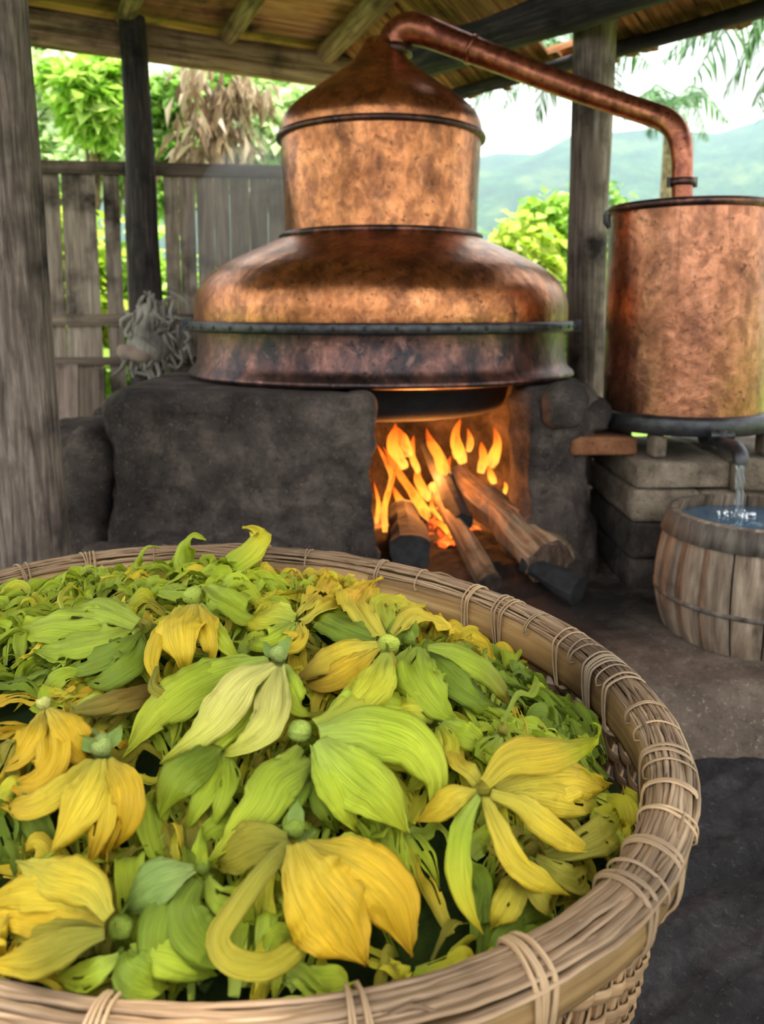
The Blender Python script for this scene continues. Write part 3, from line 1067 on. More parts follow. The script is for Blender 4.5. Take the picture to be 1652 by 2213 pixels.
bund = MB()
for k in range(260):
    c = at_y(RNG.normal(330, 26), RNG.normal(715, 34), 4.72 + RNG.uniform(-.06, .04))
    d = np.array([RNG.normal(0, .5), RNG.normal(0, .3), -1 + RNG.normal(0, .5)])
    d /= np.linalg.norm(d)
    L = RNG.uniform(0.06, 0.17)
    q = c + d * L + np.array([0, 0, -0.03])
    mid = (c + q) / 2 + RNG.normal(0, .03, 3)
    bund.tube(spline([c, mid, q], 6), [0.008, 0.012, 0.013, 0.012, 0.009, 0.004], 5, False)
bund.lathe(smooth_prof([(0.001, 0.16), (0.07, 0.12), (0.11, 0.0), (0.14, -0.12), (0.06, -0.2), (0.001, -0.21)], 14), 14, at_y(325, 712, 4.72))
tag(bund.build('fibre_bundle', M['straw']), 'shaggy grey fibre bundle tied to the dark fence post', 'bundle')
# shelf-like brown lump under it
lb = lumpy_box('folded_sack', *(lambda p: (p[0] - .13, p[0] + .10, p[1] - .07, p[1] + .09, p[2] - .05, p[2] + .055))(at_y(305, 760, 4.66)), M['bark_pale'], None, 0.05, 0.045, 10, 41)
tag(lb, 'brown folded sack hung under the grey fibre bundle', 'sack')

# ------------------------------------------------------------------ roof
lu = np.array([0.888, 0.460])
lin = np.array([0.460, -0.888])
lp0 = np.array([-2.02, 4.66])
ru = np.array([-0.656, 0.755])
rin = np.array([-0.755, -0.656])
rp0 = np.array([1.79, 3.8])
ZL, ZR, SL, SR = EYE + 1.70, EYE + 1.43, 0.12, 0.5


def sl(x, y):
    return (np.array([x, y]) - lp0) @ lin


def sr(x, y):
    return (np.array([x, y]) - rp0) @ rin


def roofz(x, y):
    return min(ZL + SL * sl(x, y), ZR + SR * sr(x, y))


roof = thing('hut_roof', 'low plank and thatch roof over the still', 'roof', (0, 3.5, EYE + 1.7))


def run_strip(p0, d, inward, zfun, length, other, width, thick, name, mat, t0=0.0, step=0.1, clipy=0.3, rnd=0.02, skip=None):
    """one straight strip from p0 along d, cut where the other roof plane becomes lower"""
    ts = np.arange(t0, length, step)
    ok = []
    for t in ts:
        x, y = p0 + d * t
        if sl(x, y) < -0.3 or sr(x, y) < -0.2 or not other(x, y) or y < clipy:
            continue
        if skip and skip(x, y):
            if len(ok) > 2:
                strip_piece(p0, d, inward, zfun, ok, width, thick, name, mat, rnd)
            ok = []
            continue
        ok.append(t)
    if len(ok) > 2:
        strip_piece(p0, d, inward, zfun, ok, width, thick, name, mat, rnd)


def strip_piece(p0, d, inward, zfun, ok, width, thick, name, mat, rnd):
    a, b = p0 + d * ok[0], p0 + d * ok[-1]
    za, zb = zfun(*a) + RNG.uniform(-rnd, rnd) * .3, zfun(*b) + RNG.uniform(-rnd, rnd) * .3
    A, B = np.array([*a, za]), np.array([*b, zb])
    D = B - A
    L = np.linalg.norm(D)
    D /= L
    slope = (zfun(*(a + inward)) - zfun(*a))
    W = np.array([inward[0], inward[1], slope]) if abs(np.dot(inward, d)) < .5 else np.array([-d[1], d[0], 0])
    W = W - D * np.dot(W, D)
    W /= np.linalg.norm(W)
    N = np.cross(D, W)
    if N[2] < 0:
        N, W = -N, -W
    MB().box((A + B) / 2 + N * (thick / 2 + RNG.uniform(0, rnd)), (width, thick, L), [W, N, D], 0.02).build(name, mat, roof, smooth=False)


zl = lambda x, y: ZL + SL * sl(x, y)
zr = lambda x, y: ZR + SR * sr(x, y)
# two worn holes in the thatch on the drum side
def in_gap(x, y):
    return math.hypot((x - 0.93) / 0.14, (y - 4.63) / 0.12) < 1 or math.hypot((x - 0.46) / 0.15, (y - 4.32) / 0.13) < 1


# left plane: boards running along the wall plate
s = -0.28
while s < 7.4:  # near boards run on unseen, extended to keep sun off the basket
    w = RNG.uniform(0.12, 0.19)
    p0 = lp0 + lin * (s + w / 2) - lu * 2.6
    run_strip(p0, lu, lin, zl, 9.5, lambda x, y: zl(x, y) <= zr(x, y) + 0.05, w * 1.04, 0.02, 'roof_board', M['roof_board'], step=0.06, rnd=0.015)
    s += w
# right plane: slats running down the slope
q = -3.4  # slats out of view added so the sun misses the basket
while q < 4.6:
    w = RNG.uniform(0.045, 0.075)
    p0 = rp0 + ru * (q + w / 2) - rin * 0.16
    run_strip(p0, rin, rin, zr, 4.2, lambda x, y: zr(x, y) <= zl(x, y) + 0.05, w * (0.98 if RNG.random() < .9 else 0.6), 0.016, 'thatch_slat', M['thatch'], t0=RNG.uniform(0, 0.07), step=0.04, rnd=0.018,
              skip=in_gap)
    q += w
# unseen thatch cover added over boards and slats to stop light leaks
s = -0.3
while s < 7.4:
    run_strip(lp0 + lin * (s + 0.2) - lu * 2.6 , lu, lin, lambda x, y: zl(x, y) + 0.05, 9.5, lambda x, y: zl(x, y) <= zr(x, y) + 0.12, 0.42, 0.05, 'light_leak_cover', M['thatch'], step=0.06)
    s += 0.4
q = -3.4
while q < 4.6:
    run_strip(rp0 + ru * (q + 0.15) - rin * 0.16, rin, rin, lambda x, y: zr(x, y) + 0.05, 4.2, lambda x, y: zr(x, y) <= zl(x, y) + 0.12, 0.31, 0.05, 'light_leak_cover', M['thatch'], step=0.04, skip=in_gap)
    q += 0.3


def pole(name, a, b, r0, r1, mat, label=None, rough=0.15, seed=0, n=12, parent=None):
    path = np.linspace(a, b, 18)
    return MB().tube(path, np.linspace(r0, r1, 18), n, True, rough, seed, freq=2.5).build(name, mat, parent or roof)


# wall plate, rafters
def LP(t, s, dz):
    p = lp0 + lu * t + lin * s
    return np.array([*p, ZL + SL * s + dz])


def RP(t, s, dz):
    p = rp0 + ru * t + rin * s
    return np.array([*p, ZR + SR * s + dz])


pole('wall_plate', LP(-1.0, 0.03, -0.105), LP(2.75, 0.03, -0.105), 0.062, 0.070, M['rafter'], seed=3)
pole('wall_plate', LP(-1.0, 0.02, -0.20), LP(2.75, 0.02, -0.20), 0.045, 0.05, M['rafter'], seed=6)
for i, t in enumerate((-0.62, -0.02, 0.58, 1.185, 1.863)):
    pole('rafter', LP(t, -0.24, -0.055), LP(t, 3.0 if t < 1 else (2.2 if t < 1.5 else 1.5), -0.055), 0.052, 0.058, M['rafter'], seed=10 + i)
# right side: heavy purlin on the post, eave pole, a few battens
pole('purlin', RP(-1.3, 0.42, -0.17), RP(1.95, 0.42, -0.17), 0.115, 0.10, M['beam_dark'], seed=21, rough=0.2)
pole('eave_pole', RP(-1.3, -0.02, -0.045), RP(2.05, -0.02, -0.045), 0.043, 0.04, M['beam_dark'], seed=23)
pole('purlin', RP(-1.3, 1.0, -0.09), RP(1.2, 1.0, -0.09), 0.07, 0.07, M['beam_dark'], seed=25)
# hip rafter
hp = None
for t in np.linspace(0, 3.5, 400):
    pass
A2 = np.array([[lin[0], lin[1]], [rin[0], rin[1]]])


def hip(z):
    # point where both planes have height z
    b = np.array([(z - ZL) / SL + lp0 @ lin, (z - ZR) / SR + rp0 @ rin])
    p = np.linalg.solve(A2, b)
    return np.array([p[0], p[1], z])


pole('hip_rafter', hip(ZL - 0.02) + np.array([0, 0, -0.07]), hip(ZL + 0.30) + np.array([0, 0, -0.07]), 0.06, 0.075, M['rafter'], seed=27)
CORN = np.linalg.solve(A2, np.array([lp0 @ lin, rp0 @ rin]))

# ------------------------------------------------------------------ outdoors: hills, trees, palms
def hill(name, y0, sky, depth, label, seed):
    us = np.linspace(sky[0][0], sky[-1][0], 90)
    vs = np.interp(us, [s[0] for s in sky], [s[1] for s in sky])
    rows = []
    nr = 26
    for j in range(nr):
        t = j / (nr - 1)
        Y = y0 + depth * t
        row = []
        for u, v in zip(us, vs):
            zt = (675 - v) / F * (y0 + depth) + EYE
            xx = (u - 826) / F * Y
            hgt = zt * math.sin(t * math.pi / 2) + 1.6 * noise.fractal((xx * 0.12 + seed, Y * 0.12, 0), 1.0, 2.0, 6) * (0.3 + t * 0.7)
            row.append((xx, Y, hgt - 0.6))
        rows.append(row)
    for k in range(3):
        rows.append([(x * (1.1 + .1 * k), y + 8 * (k + 1), z * (0.7 - 0.35 * k)) for x, y, z in rows[nr - 1]])
    o = MB().grid(np.array(rows)).build(name, M['hill'])
    return tag(o, label, kind='structure')


hill('hill', 55, [(-2600, 330), (-600, 300), (200, 330), (800, 372), (1040, 352), (1120, 345), (1200, 322), (1300, 312), (1400, 304), (1480, 312), (1560, 300), (1600, 286), (1652, 262), (1900, 190), (2600, 230), (4200, 330)], 30,
     'hazy forested hills beyond the hut', 3)


def leaves(mb, center, rad, n, size, droop=0.0, squash=1.0, shell=0.35):
    center = np.asarray(center, float)
    d = RNG.normal(0, 1, (n, 3))
    d /= np.linalg.norm(d, axis=1)[:, None]
    r = (shell + (1 - shell) * RNG.random(n)) * rad
    c = center + d * r[:, None] * np.array([1, 1, squash])
    ang = RNG.uniform(0, 2 * math.pi, n)
    el = RNG.uniform(-1.1, 0.5, n) - droop
    sz = size * RNG.uniform(0.6, 1.3, n)
    X = np.stack([np.cos(ang) * np.cos(el), np.sin(ang) * np.cos(el), np.sin(el)], 1)
    up = np.tile(np.array([0.0, 0, 1]), (n, 1)) + RNG.normal(0, .45, (n, 3))
    Yv = np.cross(up, X)
    Yv /= np.linalg.norm(Yv, axis=1)[:, None]
    Z = np.cross(X, Yv)
    w = 0.30 if droop < 1 else 0.09
    pts = np.stack([c, c + (X * .5 + Yv * w + Z * .1) * sz[:, None], c + X * sz[:, None] - Z * (.12 * sz)[:, None], c + (X * .5 - Yv * w + Z * .1) * sz[:, None]], 1)
    for q in pts:
        mb.add(q, [(0, 1, 2), (0, 2, 3)], [(0, 0)] * 4)


def tree(name, base, top, blobs, mat, n, size, label, group, droop=0.0):
    t = thing(name, label, 'tree' if 'tree' in name else 'bush', base, group)
    mb = MB()
    for (c, r) in blobs:
        leaves(mb, c, r, n, size, droop)
    mb.build('foliage', M[mat], t, smooth=False)
    b, e = np.array(base), np.array(top)
    tk = MB().tube(spline([b, (b + e) / 2 + RNG.normal(0, .08, 3), e], 10), np.linspace(0.07, 0.03, 10), 8, True, 0.2, 1)
    for (c, r) in blobs:
        tk.tube(spline([(b + e * 2) / 3, (np.array(c) + e) / 2, np.array(c)], 6), np.linspace(0.03, 0.012, 6), 5, False)
    tk.build('trunk', M['trunk'], t)
    return t


def blobs_px(lst):
    return [(at_y(u, v, Y), rp * Y / F) for u, v, Y, rp in lst]


def base_px(u, Y):
    p = at_y(u, 675, Y)
    return (p[0], Y, 0.05)


GT = 'trees behind the board fence'
tree('broadleaf_tree', base_px(200, 8.2), at_y(205, 300, 8.2), blobs_px([(190, 205, 8.0, 66), (240, 170, 8.2, 44), (205, 250, 8.0, 54), (150, 170, 8.3, 40)]), 'leaf_bright', 700, 0.2, 'bright lime broadleaf tree above the fence', GT, 0.2)
tree('broadleaf_tree', base_px(110, 10), at_y(110, 300, 10), blobs_px([(60, 300, 10, 90), (130, 330, 10, 85), (100, 190, 10, 80), (20, 200, 10, 90)]), 'leaf_pale', 620, 0.24, 'pale feathery tree beside the thick post', GT)
tree('broadleaf_tree', base_px(255, 9.4), at_y(250, 330, 9.4), blobs_px([(250, 320, 9.4, 70), (190, 350, 9.3, 60), (290, 260, 9.5, 60)]), 'leaf_pale', 560, 0.2, 'pale green bushy tree low behind the fence', GT)
tree('broadleaf_tree', base_px(370, 8.6), at_y(370, 330, 8.6), blobs_px([(365, 220, 8.6, 60), (372, 310, 8.6, 55), (360, 400, 8.6, 60)]), 'leaf_mid', 620, 0.18, 'mid green slender tree next to the dark fence post', GT)
tree('broadleaf_tree', base_px(470, 7.6), at_y(465, 200, 7.6), blobs_px([(440, 180, 7.6, 70), (480, 230, 7.8, 70), (430, 280, 7.6, 60), (500, 300, 7.9, 60), (540, 190, 7.9, 50), (410, 330, 7.6, 50)]), 'leaf_dry', 75, 0.24, 'tree hung with dry brown streaming leaves behind the fence', GT, 1.1)
tree('broadleaf_tree', base_px(560, 9.0), at_y(560, 300, 9.0), blobs_px([(560, 240, 9.0, 60), (600, 300, 9.0, 64), (540, 340, 9.0, 60), (650, 240, 9.2, 60), (680, 320, 9.2, 70)]), 'leaf_pale', 520, 0.2, 'greyish pale tree close to the still cap', GT, 0.6)
tree('broadleaf_tree', base_px(460, 11.0), at_y(460, 300, 11.0), blobs_px([(420, 280, 11, 90), (540, 330, 11, 90), (500, 220, 11, 90), (640, 300, 11, 80)]), 'leaf_mid', 620, 0.24, 'deep green tree standing behind the dry brown tree', GT)
tree('broadleaf_tree', base_px(200, 12.5), at_y(200, 300, 12.5), blobs_px([(60, 330, 12.5, 110), (220, 320, 12.5, 120), (330, 300, 12.5, 110), (150, 220, 12.5, 110)]), 'leaf_mid', 620, 0.3, 'broad green tree at the back behind the lime tree', GT)
tree('broadleaf_tree', base_px(620, 14), at_y(620, 300, 14), blobs_px([(560, 300, 14, 130), (700, 300, 14, 130), (640, 200, 14, 110), (420, 220, 14, 110)]), 'leaf_pale', 700, 0.3, 'tall pale tree far behind the fence near the still', GT)
tree('broadleaf_tree', base_px(30, 15), at_y(30, 300, 15), blobs_px([(-40, 330, 15, 140), (120, 200, 15, 120), (240, 260, 15, 120), (60, 120, 15, 100)]), 'leaf_mid', 700, 0.32, 'tall green tree far behind the thick post', GT)
GBU = 'bushes in the garden beyond the hut'
for i, (u, v, Y, rp, mat, lab) in enumerate((
        (130, 560, 6.4, 150, 'leaf_lime', 'sunlit lime bush seen through the fence gaps beside the thick post'),
        (330, 640, 6.6, 150, 'leaf_bright', 'bright bush seen through the fence gaps at the dark post'),
        (1130, 560, 8.0, 95, 'leaf_lime', 'yellow green bush between still and grey post'),
        (1190, 480, 9.0, 70, 'leaf_bright', 'taller bright bush touching the grey post'),
        (1075, 640, 8.0, 100, 'leaf_mid', 'darker green bush beside the still belly'),
        (1320, 620, 8.0, 90, 'leaf_lime', 'lime bush between grey post and condenser drum'),
        (1290, 450, 13.0, 70, 'leaf_mid', 'distant green bush beside the grey post'),
        (1720, 600, 8.0, 110, 'leaf_mid', 'green bush past the far side of the condenser drum'))):
    c = at_y(u, v, Y)
    tree('garden_bush', (c[0], Y, 0.05), c, [(c, rp * Y / F), (c + np.array([.25, .1, -.35]), rp * Y / F * .9), (c + np.array([-.25, .1, -.5]), rp * Y / F * .9)], mat, 520, 0.17, lab, GBU)


def frond(parent, root, tip, sag, n=26, w=0.5, mat='frond'):
    root, tip = np.asarray(root, float), np.asarray(tip, float)
    mid = (root + tip) / 2 + np.array([0, 0, sag])
    path = spline([root, mid, tip], n)
    mb = MB().tube(path, np.linspace(0.02, 0.004, n), 5, False)
    T = np.gradient(path, axis=0)
    T /= np.linalg.norm(T, axis=1)[:, None]
    side = np.cross(T[0], (0, 0, 1))
    side /= np.linalg.norm(side) + 1e-9
    for j in range(3, n):
        for sg in (-1, 1):
            L = w * math.sin(math.pi * (0.12 + 0.85 * j / n)) * RNG.uniform(.85, 1.1)
            d = T[j] * 0.5 + side * sg * 0.75 + np.array([0, 0, -0.45]) + RNG.normal(0, .08, 3)
            d /= np.linalg.norm(d)
            a = path[j]
            b = a + d * L * 0.55
            c = a + d * L + np.array([0, 0, -0.25 * L])
            wv = T[j] * 0.022
            mb.add([a - wv * .6, a + wv * .6, b - wv, b + wv, c], [(0, 1, 3, 2), (2, 3, 4)], [(0, 0)] * 5)
    mb.build('frond', M[mat], parent, smooth=False)


def palm(base, crown, tips, label, w, r=0.09):
    t = thing('palm_tree', label, 'palm', base, 'palm trees in the garden')
    crown = np.asarray(crown)
    b = np.array(base)
    MB().tube(spline([b, (b + crown) / 2 + np.array([0.06, 0, 0]), crown], 16), np.linspace(r * 1.2, r * .7, 16), 10, True, 0.15, 4).build('trunk', M['trunk'], t)
    for tip, sag in tips:
        frond(t, crown, tip, sag, 26, w)


Yp = 14.0
cr = at_y(1450, 232, Yp)
palm((at_y(1408, 675, Yp)[0], Yp, 0.0), cr, [(at_y(u, v, Yp + dy), sg) for u, v, dy, sg in ((1575, 262, 0, .35), (1530, 300, -.6, .4), (1400, 290, .3, .35), (1350, 255, -.3, .35), (1480, 330, .8, .3), (1420, 180, .6, .1), (1530, 205, .8, .25), (1470, 300, -1, .4))],
     'small distant palm with bent crown behind the copper pipe', 0.42, 0.12)
Yp = 8.0
cr = at_y(1790, -10, Yp)
palm((cr[0] + .3, Yp, 0.0), cr, [(at_y(u, v, Yp + dy), sg) for u, v, dy, sg in ((1440, 120, 0, .45), (1500, 165, -.4, .5), (1570, 190, .3, .5), (1480, 40, .5, .3), (1640, 220, -.2, .5), (1900, 160, 0, .5), (2000, 60, .4, .4), (1700, 230, .8, .5))],
     'nearer palm whose fronds hang below the eave corner', 0.75)
Yp = 9.5
cr = at_y(1245, 130, Yp)
palm((at_y(1262, 675, Yp)[0], Yp, 0.0), cr, [(at_y(u, v, Yp + dy), sg) for u, v, dy, sg in ((1010, 235, 0, .45), (1090, 225, -.4, .45), (1050, 170, .5, .4), (1160, 250, .3, .4), (1340, 240, .4, .4), (1400, 140, .5, .4), (1200, 60, .8, .3))],
     'palm hidden by the grey post, fronds under the eave', 0.55)


# hazy air between the garden and the hills
def volume_box(name, c, size, density, color, label, noisy=None, shape='BOX', aniso=0.2):
    if shape == 'BOX':
        mb = MB().box(c, size)
    else:
        mb = MB().lathe([(max(1e-3, math.sin(math.pi * k / 16)), -math.cos(math.pi * k / 16)) for k in range(17)], 24)
        mb.v = [(x * size[0] / 2 + c[0], y * size[1] / 2 + c[1], z * size[2] / 2 + c[2]) for x, y, z in mb.v]
    t = NT(name)
    vs = t.n('VolumeScatter')
    vs.inputs['Color'].default_value = (*color, 1)
    vs.inputs['Anisotropy'].default_value = aniso
    vs.inputs['Density'].default_value = density
    if noisy:
        nz = t.noise(t.coords('Object', noisy), 1.0, 3, 0.6, 0.6)
        mr = t.n('MapRange')
        mr.inputs['From Min'].default_value = 0.38
        mr.inputs['From Max'].default_value = 0.7
        mr.inputs['To Min'].default_value = 0
        mr.inputs['To Max'].default_value = density
        t.l(nz, mr.inputs['Value'])
        t.l(mr.outputs[0], vs.inputs['Density'])
    t.l(vs.outputs[0], t.out.inputs['Volume'])
    o = mb.build(name, t.m, None, smooth=False)
    return tag(o, label, 'haze', kind='stuff')


volume_box('haze', (0, 70, 12), (240, 88, 36), 0.0085, (0.55, 0.78, 1.0), 'pale blue haze in front of the forested hills')
volume_box('smoke', (-0.72, 4.98, EYE + 0.42), (0.95, 0.34, 1.2), 1.5, (0.88, 0.93, 1.0), 'faint bluish smoke drifting along the fence beside the still', None, 'BALL')

# ------------------------------------------------------------------ basket
BC = np.array([-0.2595, 1.1698])
BA, BB, BROT = 0.5735, 0.688, 1.1163
bx = np.array([math.cos(BROT), math.sin(BROT)])
by = np.array([-math.sin(BROT), math.cos(BROT)])
BFLOOR = 0.005


def rim_plane(x, y):
    return EYE - 0.557 + 0.052 * (y - 1.1) - 0.012 * x


def rimp(th, s=0.0, dz=0.0, scale=1.0):
    """point at angle th on the rim oval, s metres outward, dz above the rim plane"""
    p = bx * BA * math.cos(th) + by * BB * math.sin(th)
    n = bx * math.cos(th) / BA + by * math.sin(th) / BB
    n /= np.linalg.norm(n)
    q = BC + p * scale + n * s
    return np.array([q[0], q[1], rim_plane(q[0], q[1]) + dz])


def wallp(th, depth, s=0.0):
    """point on the basket wall, depth metres below the rim"""
    H = 0.69
    t = depth / H
    sc = 1 - 0.15 * t - 0.04 * t * t
    q = rimp(th, -0.016 + s, 0, sc)
    z = q[2] * (1 - t) + BFLOOR * t
    return np.array([q[0], q[1], z])


basket = thing('wicker_basket', 'large oval wicker basket with bound rim, heaped with ylang blossoms', 'basket', (BC[0], BC[1], 0.0))
NTH = 240
TH = np.linspace(0, 2 * math.pi, NTH, endpoint=False)
LENS = np.r_[0, np.cumsum([np.linalg.norm(rimp(a) - rimp(b)) for a, b in zip(TH[:-1], TH[1:])])]


def sweep(name, section, mat, wob=None, uoff=0.0, parent=None):
    """section: list of (s, dz) around a closed profile"""
    n = len(section)
    P = np.zeros((NTH + 1, n, 3))
    UV = np.zeros((NTH + 1, n, 2))
    per = np.r_[0, np.cumsum([math.dist(a, b) for a, b in zip(section[:-1], section[1:])])]
    for j in range(NTH + 1):
        th = TH[j % NTH]
        w = wob(j % NTH) if wob else (0, 0)
        for i, (s, dz) in enumerate(section):
            P[j, i] = rimp(th, s + w[0], dz + w[1])
            UV[j, i] = (per[i] + uoff, LENS[j] if j < NTH else LENS[-1] + 0.018)
    return MB().grid(P, UV, closed_u=True).build(name, mat, parent or basket)


def band_section(s0, s1, z0, z1, bulge):
    zz = np.linspace(z0, z1, 7)
    outer = [(s1 + bulge * math.sin(math.pi * (z - z0) / (z1 - z0)), z) for z in zz]
    inner = [(s0, z) for z in zz[::-1]]
    return outer + inner


def nodes(seed, step=17):
    ks = [(k * step + (seed * 7) % step) % NTH for k in range(NTH // step)]
    def f(j):
        d = min(min(abs(j - k), NTH - abs(j - k)) for k in ks)
        return (0.002 * math.exp(-d * d / 0.8) + 0.0022 * noise.noise((j * 0.11, seed, 0)), 0.003 * noise.noise((j * 0.06, seed, 4)))
    return f


sweep('outer_hoop', band_section(-0.016, -0.006, -0.056, -0.012, 0.006), M['band'], nodes(1), 0.0)
ih = [(-0.036 + 0.0, z) for z in np.linspace(-0.078, -0.014, 7)] + [(-0.050 - 0.006 * math.sin(math.pi * k / 6), z) for k, z in enumerate(np.linspace(-0.014, -0.078, 7))]
sweep('inner_hoop', ih, M['band'], nodes(3, 21), 0.3)
# bundle of thin canes along the top
NSTR = 17
for k in range(NSTR):
    t = (k + 0.5) / NSTR
    s = -0.054 + 0.058 * t
    z = -0.009 + 0.011 * math.sin(math.pi * t) + RNG.uniform(-.002, .003)
    r = RNG.uniform(0.0024, 0.0042)
    pts = np.array([rimp(th, s + 0.0032 * noise.noise((math.cos(th) * 5, math.sin(th) * 5, k * 3.3)) + 0.0015 * noise.noise((math.cos(th) * 22, math.sin(th) * 22, k)),
                         z + 0.0035 * noise.noise((math.cos(th) * 6, math.sin(th) * 6, k * 9.1)) + 0.0012 * noise.noise((math.cos(th) * 25, math.sin(th) * 25, k * 2))) for th in np.r_[TH, TH[0]]])
    rr = [r * (1 + 0.35 * noise.noise((math.cos(th) * 7, math.sin(th) * 7, k * 5.5))) for th in np.r_[TH, TH[0]]]
    MB().tube(pts, rr, 6, False, flat=0.8, up=(0, 0, 1)).build('cane_strand', M['cane'], basket)
# short split ends of cane lying on the rim
for k in range(46):
    th0 = RNG.uniform(0, 2 * math.pi)
    L = RNG.uniform(0.05, 0.22)
    s0, s1 = RNG.uniform(-.05, 0.002, 2)
    a = np.linspace(0, L / 0.63, 8)
    pts = [rimp(th0 + x, s0 + (s1 - s0) * i / 7, 0.002 + 0.004 * math.sin(i * 1.1 + k)) for i, x in enumerate(a)]
    MB().tube(pts, [0.001, .0024, .003, .003, .003, .0026, .002, .0008], 5, False, flat=0.7, up=(0, 0, 1)).build('split_cane', M['cane'], basket)


# rattan bindings wrapped over the rim
def lash(th0, wraps, spread, r, kind):
    mb = MB()
    for w in range(wraps):
        dth = (w - (wraps - 1) / 2) * spread + RNG.normal(0, .0015)
        sk = RNG.normal(0, 0.012)
        prof = [(-0.057, -0.080), (-0.0605, -0.045), (-0.060, -0.013), (-0.052, -0.001), (-0.03, 0.008), (-0.008, 0.004), (0.003, -0.008), (0.0025, -0.04), (-0.002, -0.056), (-0.010, -0.068), (-0.02, -0.086), (-0.045, -0.088)]
        if kind == 'strand':      # only round the cane bundle
            prof = [(-0.059, -0.022), (-0.060, -0.010), (-0.050, 0.001), (-0.03, 0.008), (-0.010, 0.004), (0.003, -0.005), (0.006, -0.016), (0.002, -0.024), (-0.02, -0.022), (-0.04, -0.022)]
        prof = np.array(prof + [prof[0]])
        pr = spline(prof, 34)
        pts = [rimp(th0 + dth + sk * (0.5 - abs(i / 33 - 0.5)) * 2, p[0], p[1]) for i, p in enumerate(pr)]
        mb.tube(pts, r, 6, False, flat=0.55, up=tuple((rimp(th0 + .01) - rimp(th0 - .01)) / 0.02) if False else None)
    return mb.build('lashing', M['rattan'], basket)


def angle_of(u, v):
    p = at_z(u, v, EYE - 0.55)[:2] - BC
    return math.atan2(p @ by / BB, p @ bx / BA)


lash_px = [(176, 1212, 5), (10, 1235, 3), (580, 1192, 3), (868, 1220, 4), (1070, 1275, 4), (1135, 1305, 4), (1225, 1375, 2), (1300, 1420, 5), (1345, 1455, 2), (1425, 1590, 2), (1445, 1665, 3), (1430, 1790, 2), (1360, 1870, 2), (1130, 2010, 4), (760, 2105, 4), (190, 2150, 4)]
for u, v, n in lash_px:
    lash(angle_of(u, v), n, 0.0066, 0.0031, 'full')
for u, v, n in ((700, 1195, 2), (960, 1240, 1), (1180, 1335, 2), (1262, 1392, 2), (1322, 1438, 1), (1385, 1510, 2), (1405, 1545, 1), (1452, 1625, 1), (1455, 1720, 2), (1400, 1840, 1), (330, 1195, 1)):
    lash(angle_of(u, v), n, 0.006, 0.0023, 'strand')
for k in range(9):        # side away from the lens
    lash(math.pi * 0.62 + k * 0.17 + RNG.uniform(-.03, .03), 3, 0.0075, 0.0036, 'full')

# woven wall: upright stakes and horizontal weavers
NST = 96
for k in range(NST):
    th = 2 * math.pi * k / NST
    P = np.zeros((16, 4, 3))
    UV = np.zeros((16, 4, 2))
    hw = 0.0075
    for j in range(16):
        d = 0.05 + 0.63 * j / 15
        for i, (dt, ds) in enumerate(((-hw, 0.0022), (hw, 0.0022), (hw, -0.0022), (-hw, -0.0022))):
            P[j, i] = wallp(th + dt / 0.63, d, ds)
            UV[j, i] = (dt + k * .37, d)
    MB().grid(P, UV, closed_u=True).build('stake', M['weave'], basket, smooth=False)
NW = 34
for k in range(NW):
    m = NST * 4
    hgt = 0.0195
    d0 = 0.044 + k * 0.0185
    rows = np.zeros((m, 6, 3))
    UV = np.zeros((m, 6, 2))
    for j in range(m):
        th = 2 * math.pi * j / m
        ph = math.cos(math.pi * (j / 4.0) + math.pi * (k % 2))
        ph = math.copysign(abs(ph) ** 0.7, ph)
        tw = 0.006 * math.sin(math.pi * (j / 4.0) + math.pi * (k % 2)) + 0.004 * noise.noise((math.cos(th) * 20, math.sin(th) * 20, k * 1.7))
        off = ph * 0.0052
        for i, (dd, ds) in enumerate(((0.001, 0.0008), (hgt * .5, 0.0030), (hgt - .001, 0.0008), (hgt - .001, -0.0008), (hgt * .5, -0.0016), (0.001, -0.0008))):
            rows[j, i] = wallp(th, d0 + dd + tw, off + ds)
            UV[j, i] = (dd + k * 0.31, th * 0.63)
    MB().grid(rows, UV, closed_u=True, closed_v=True).build('weaver', M['weave'], basket)
bot = np.array([[wallp(th, 0.68, -0.01) * (1, 1, 0) + (0, 0, 0.02) for th in TH[::4]], [(BC[0], BC[1], 0.02)] * len(TH[::4])])
MB().grid(bot, closed_u=True).build('base', M['weave'], basket)


# ------------------------------------------------------------------ heap of blossoms
def ov(x, y, inset=0.05):
    p = np.array([x, y]) - BC
    return math.hypot(p @ bx / (BA - inset), p @ by / (BB - inset)), math.atan2(p[1], p[0])


def heap_h(x, y):
    r, a = ov(x, y)
    E_ = -0.080 - 0.055 * math.cos(a - math.radians(40))
    z = 0.062 - (0.062 - E_) * min(r, 1.15) ** 3.2
    z += 0.012 * noise.fractal((x * 6, y * 6, 2.0), 1.0, 2.0, 3)
    return rim_plane(x, y) + z


def hit(u, v, lift=0.0, Y=None):
    """point where the sight line through a pixel meets the heap surface"""
    if Y is not None:
        return at_y(u, v, Y)
    d = ray(u, v)
    best, bp = 1e9, None
    prev = None
    for t in np.arange(0.5, 1.95, 0.012):
        p = d * t / d[1]
        z = p[2] + EYE
        r, _ = ov(p[0], p[1])
        if r > 1.03:
            continue
        g = z - heap_h(p[0], p[1]) - lift
        if g <= 0:
            if prev is not None:
                t0, g0 = prev
                t = t0 + 0.012 * g0 / (g0 - g + 1e-9)
            p = d * t / d[1]
            return np.array([p[0], p[1], p[2] + EYE])
        if g < best:
            best, bp = g, np.array([p[0], p[1], z])
        prev = (t, g)
    return bp


def heap_n(x, y):
    e = 0.03
    n = np.array([heap_h(x - e, y) - heap_h(x + e, y), heap_h(x, y - e) - heap_h(x, y + e), 2 * e])
    return n / np.linalg.norm(n)


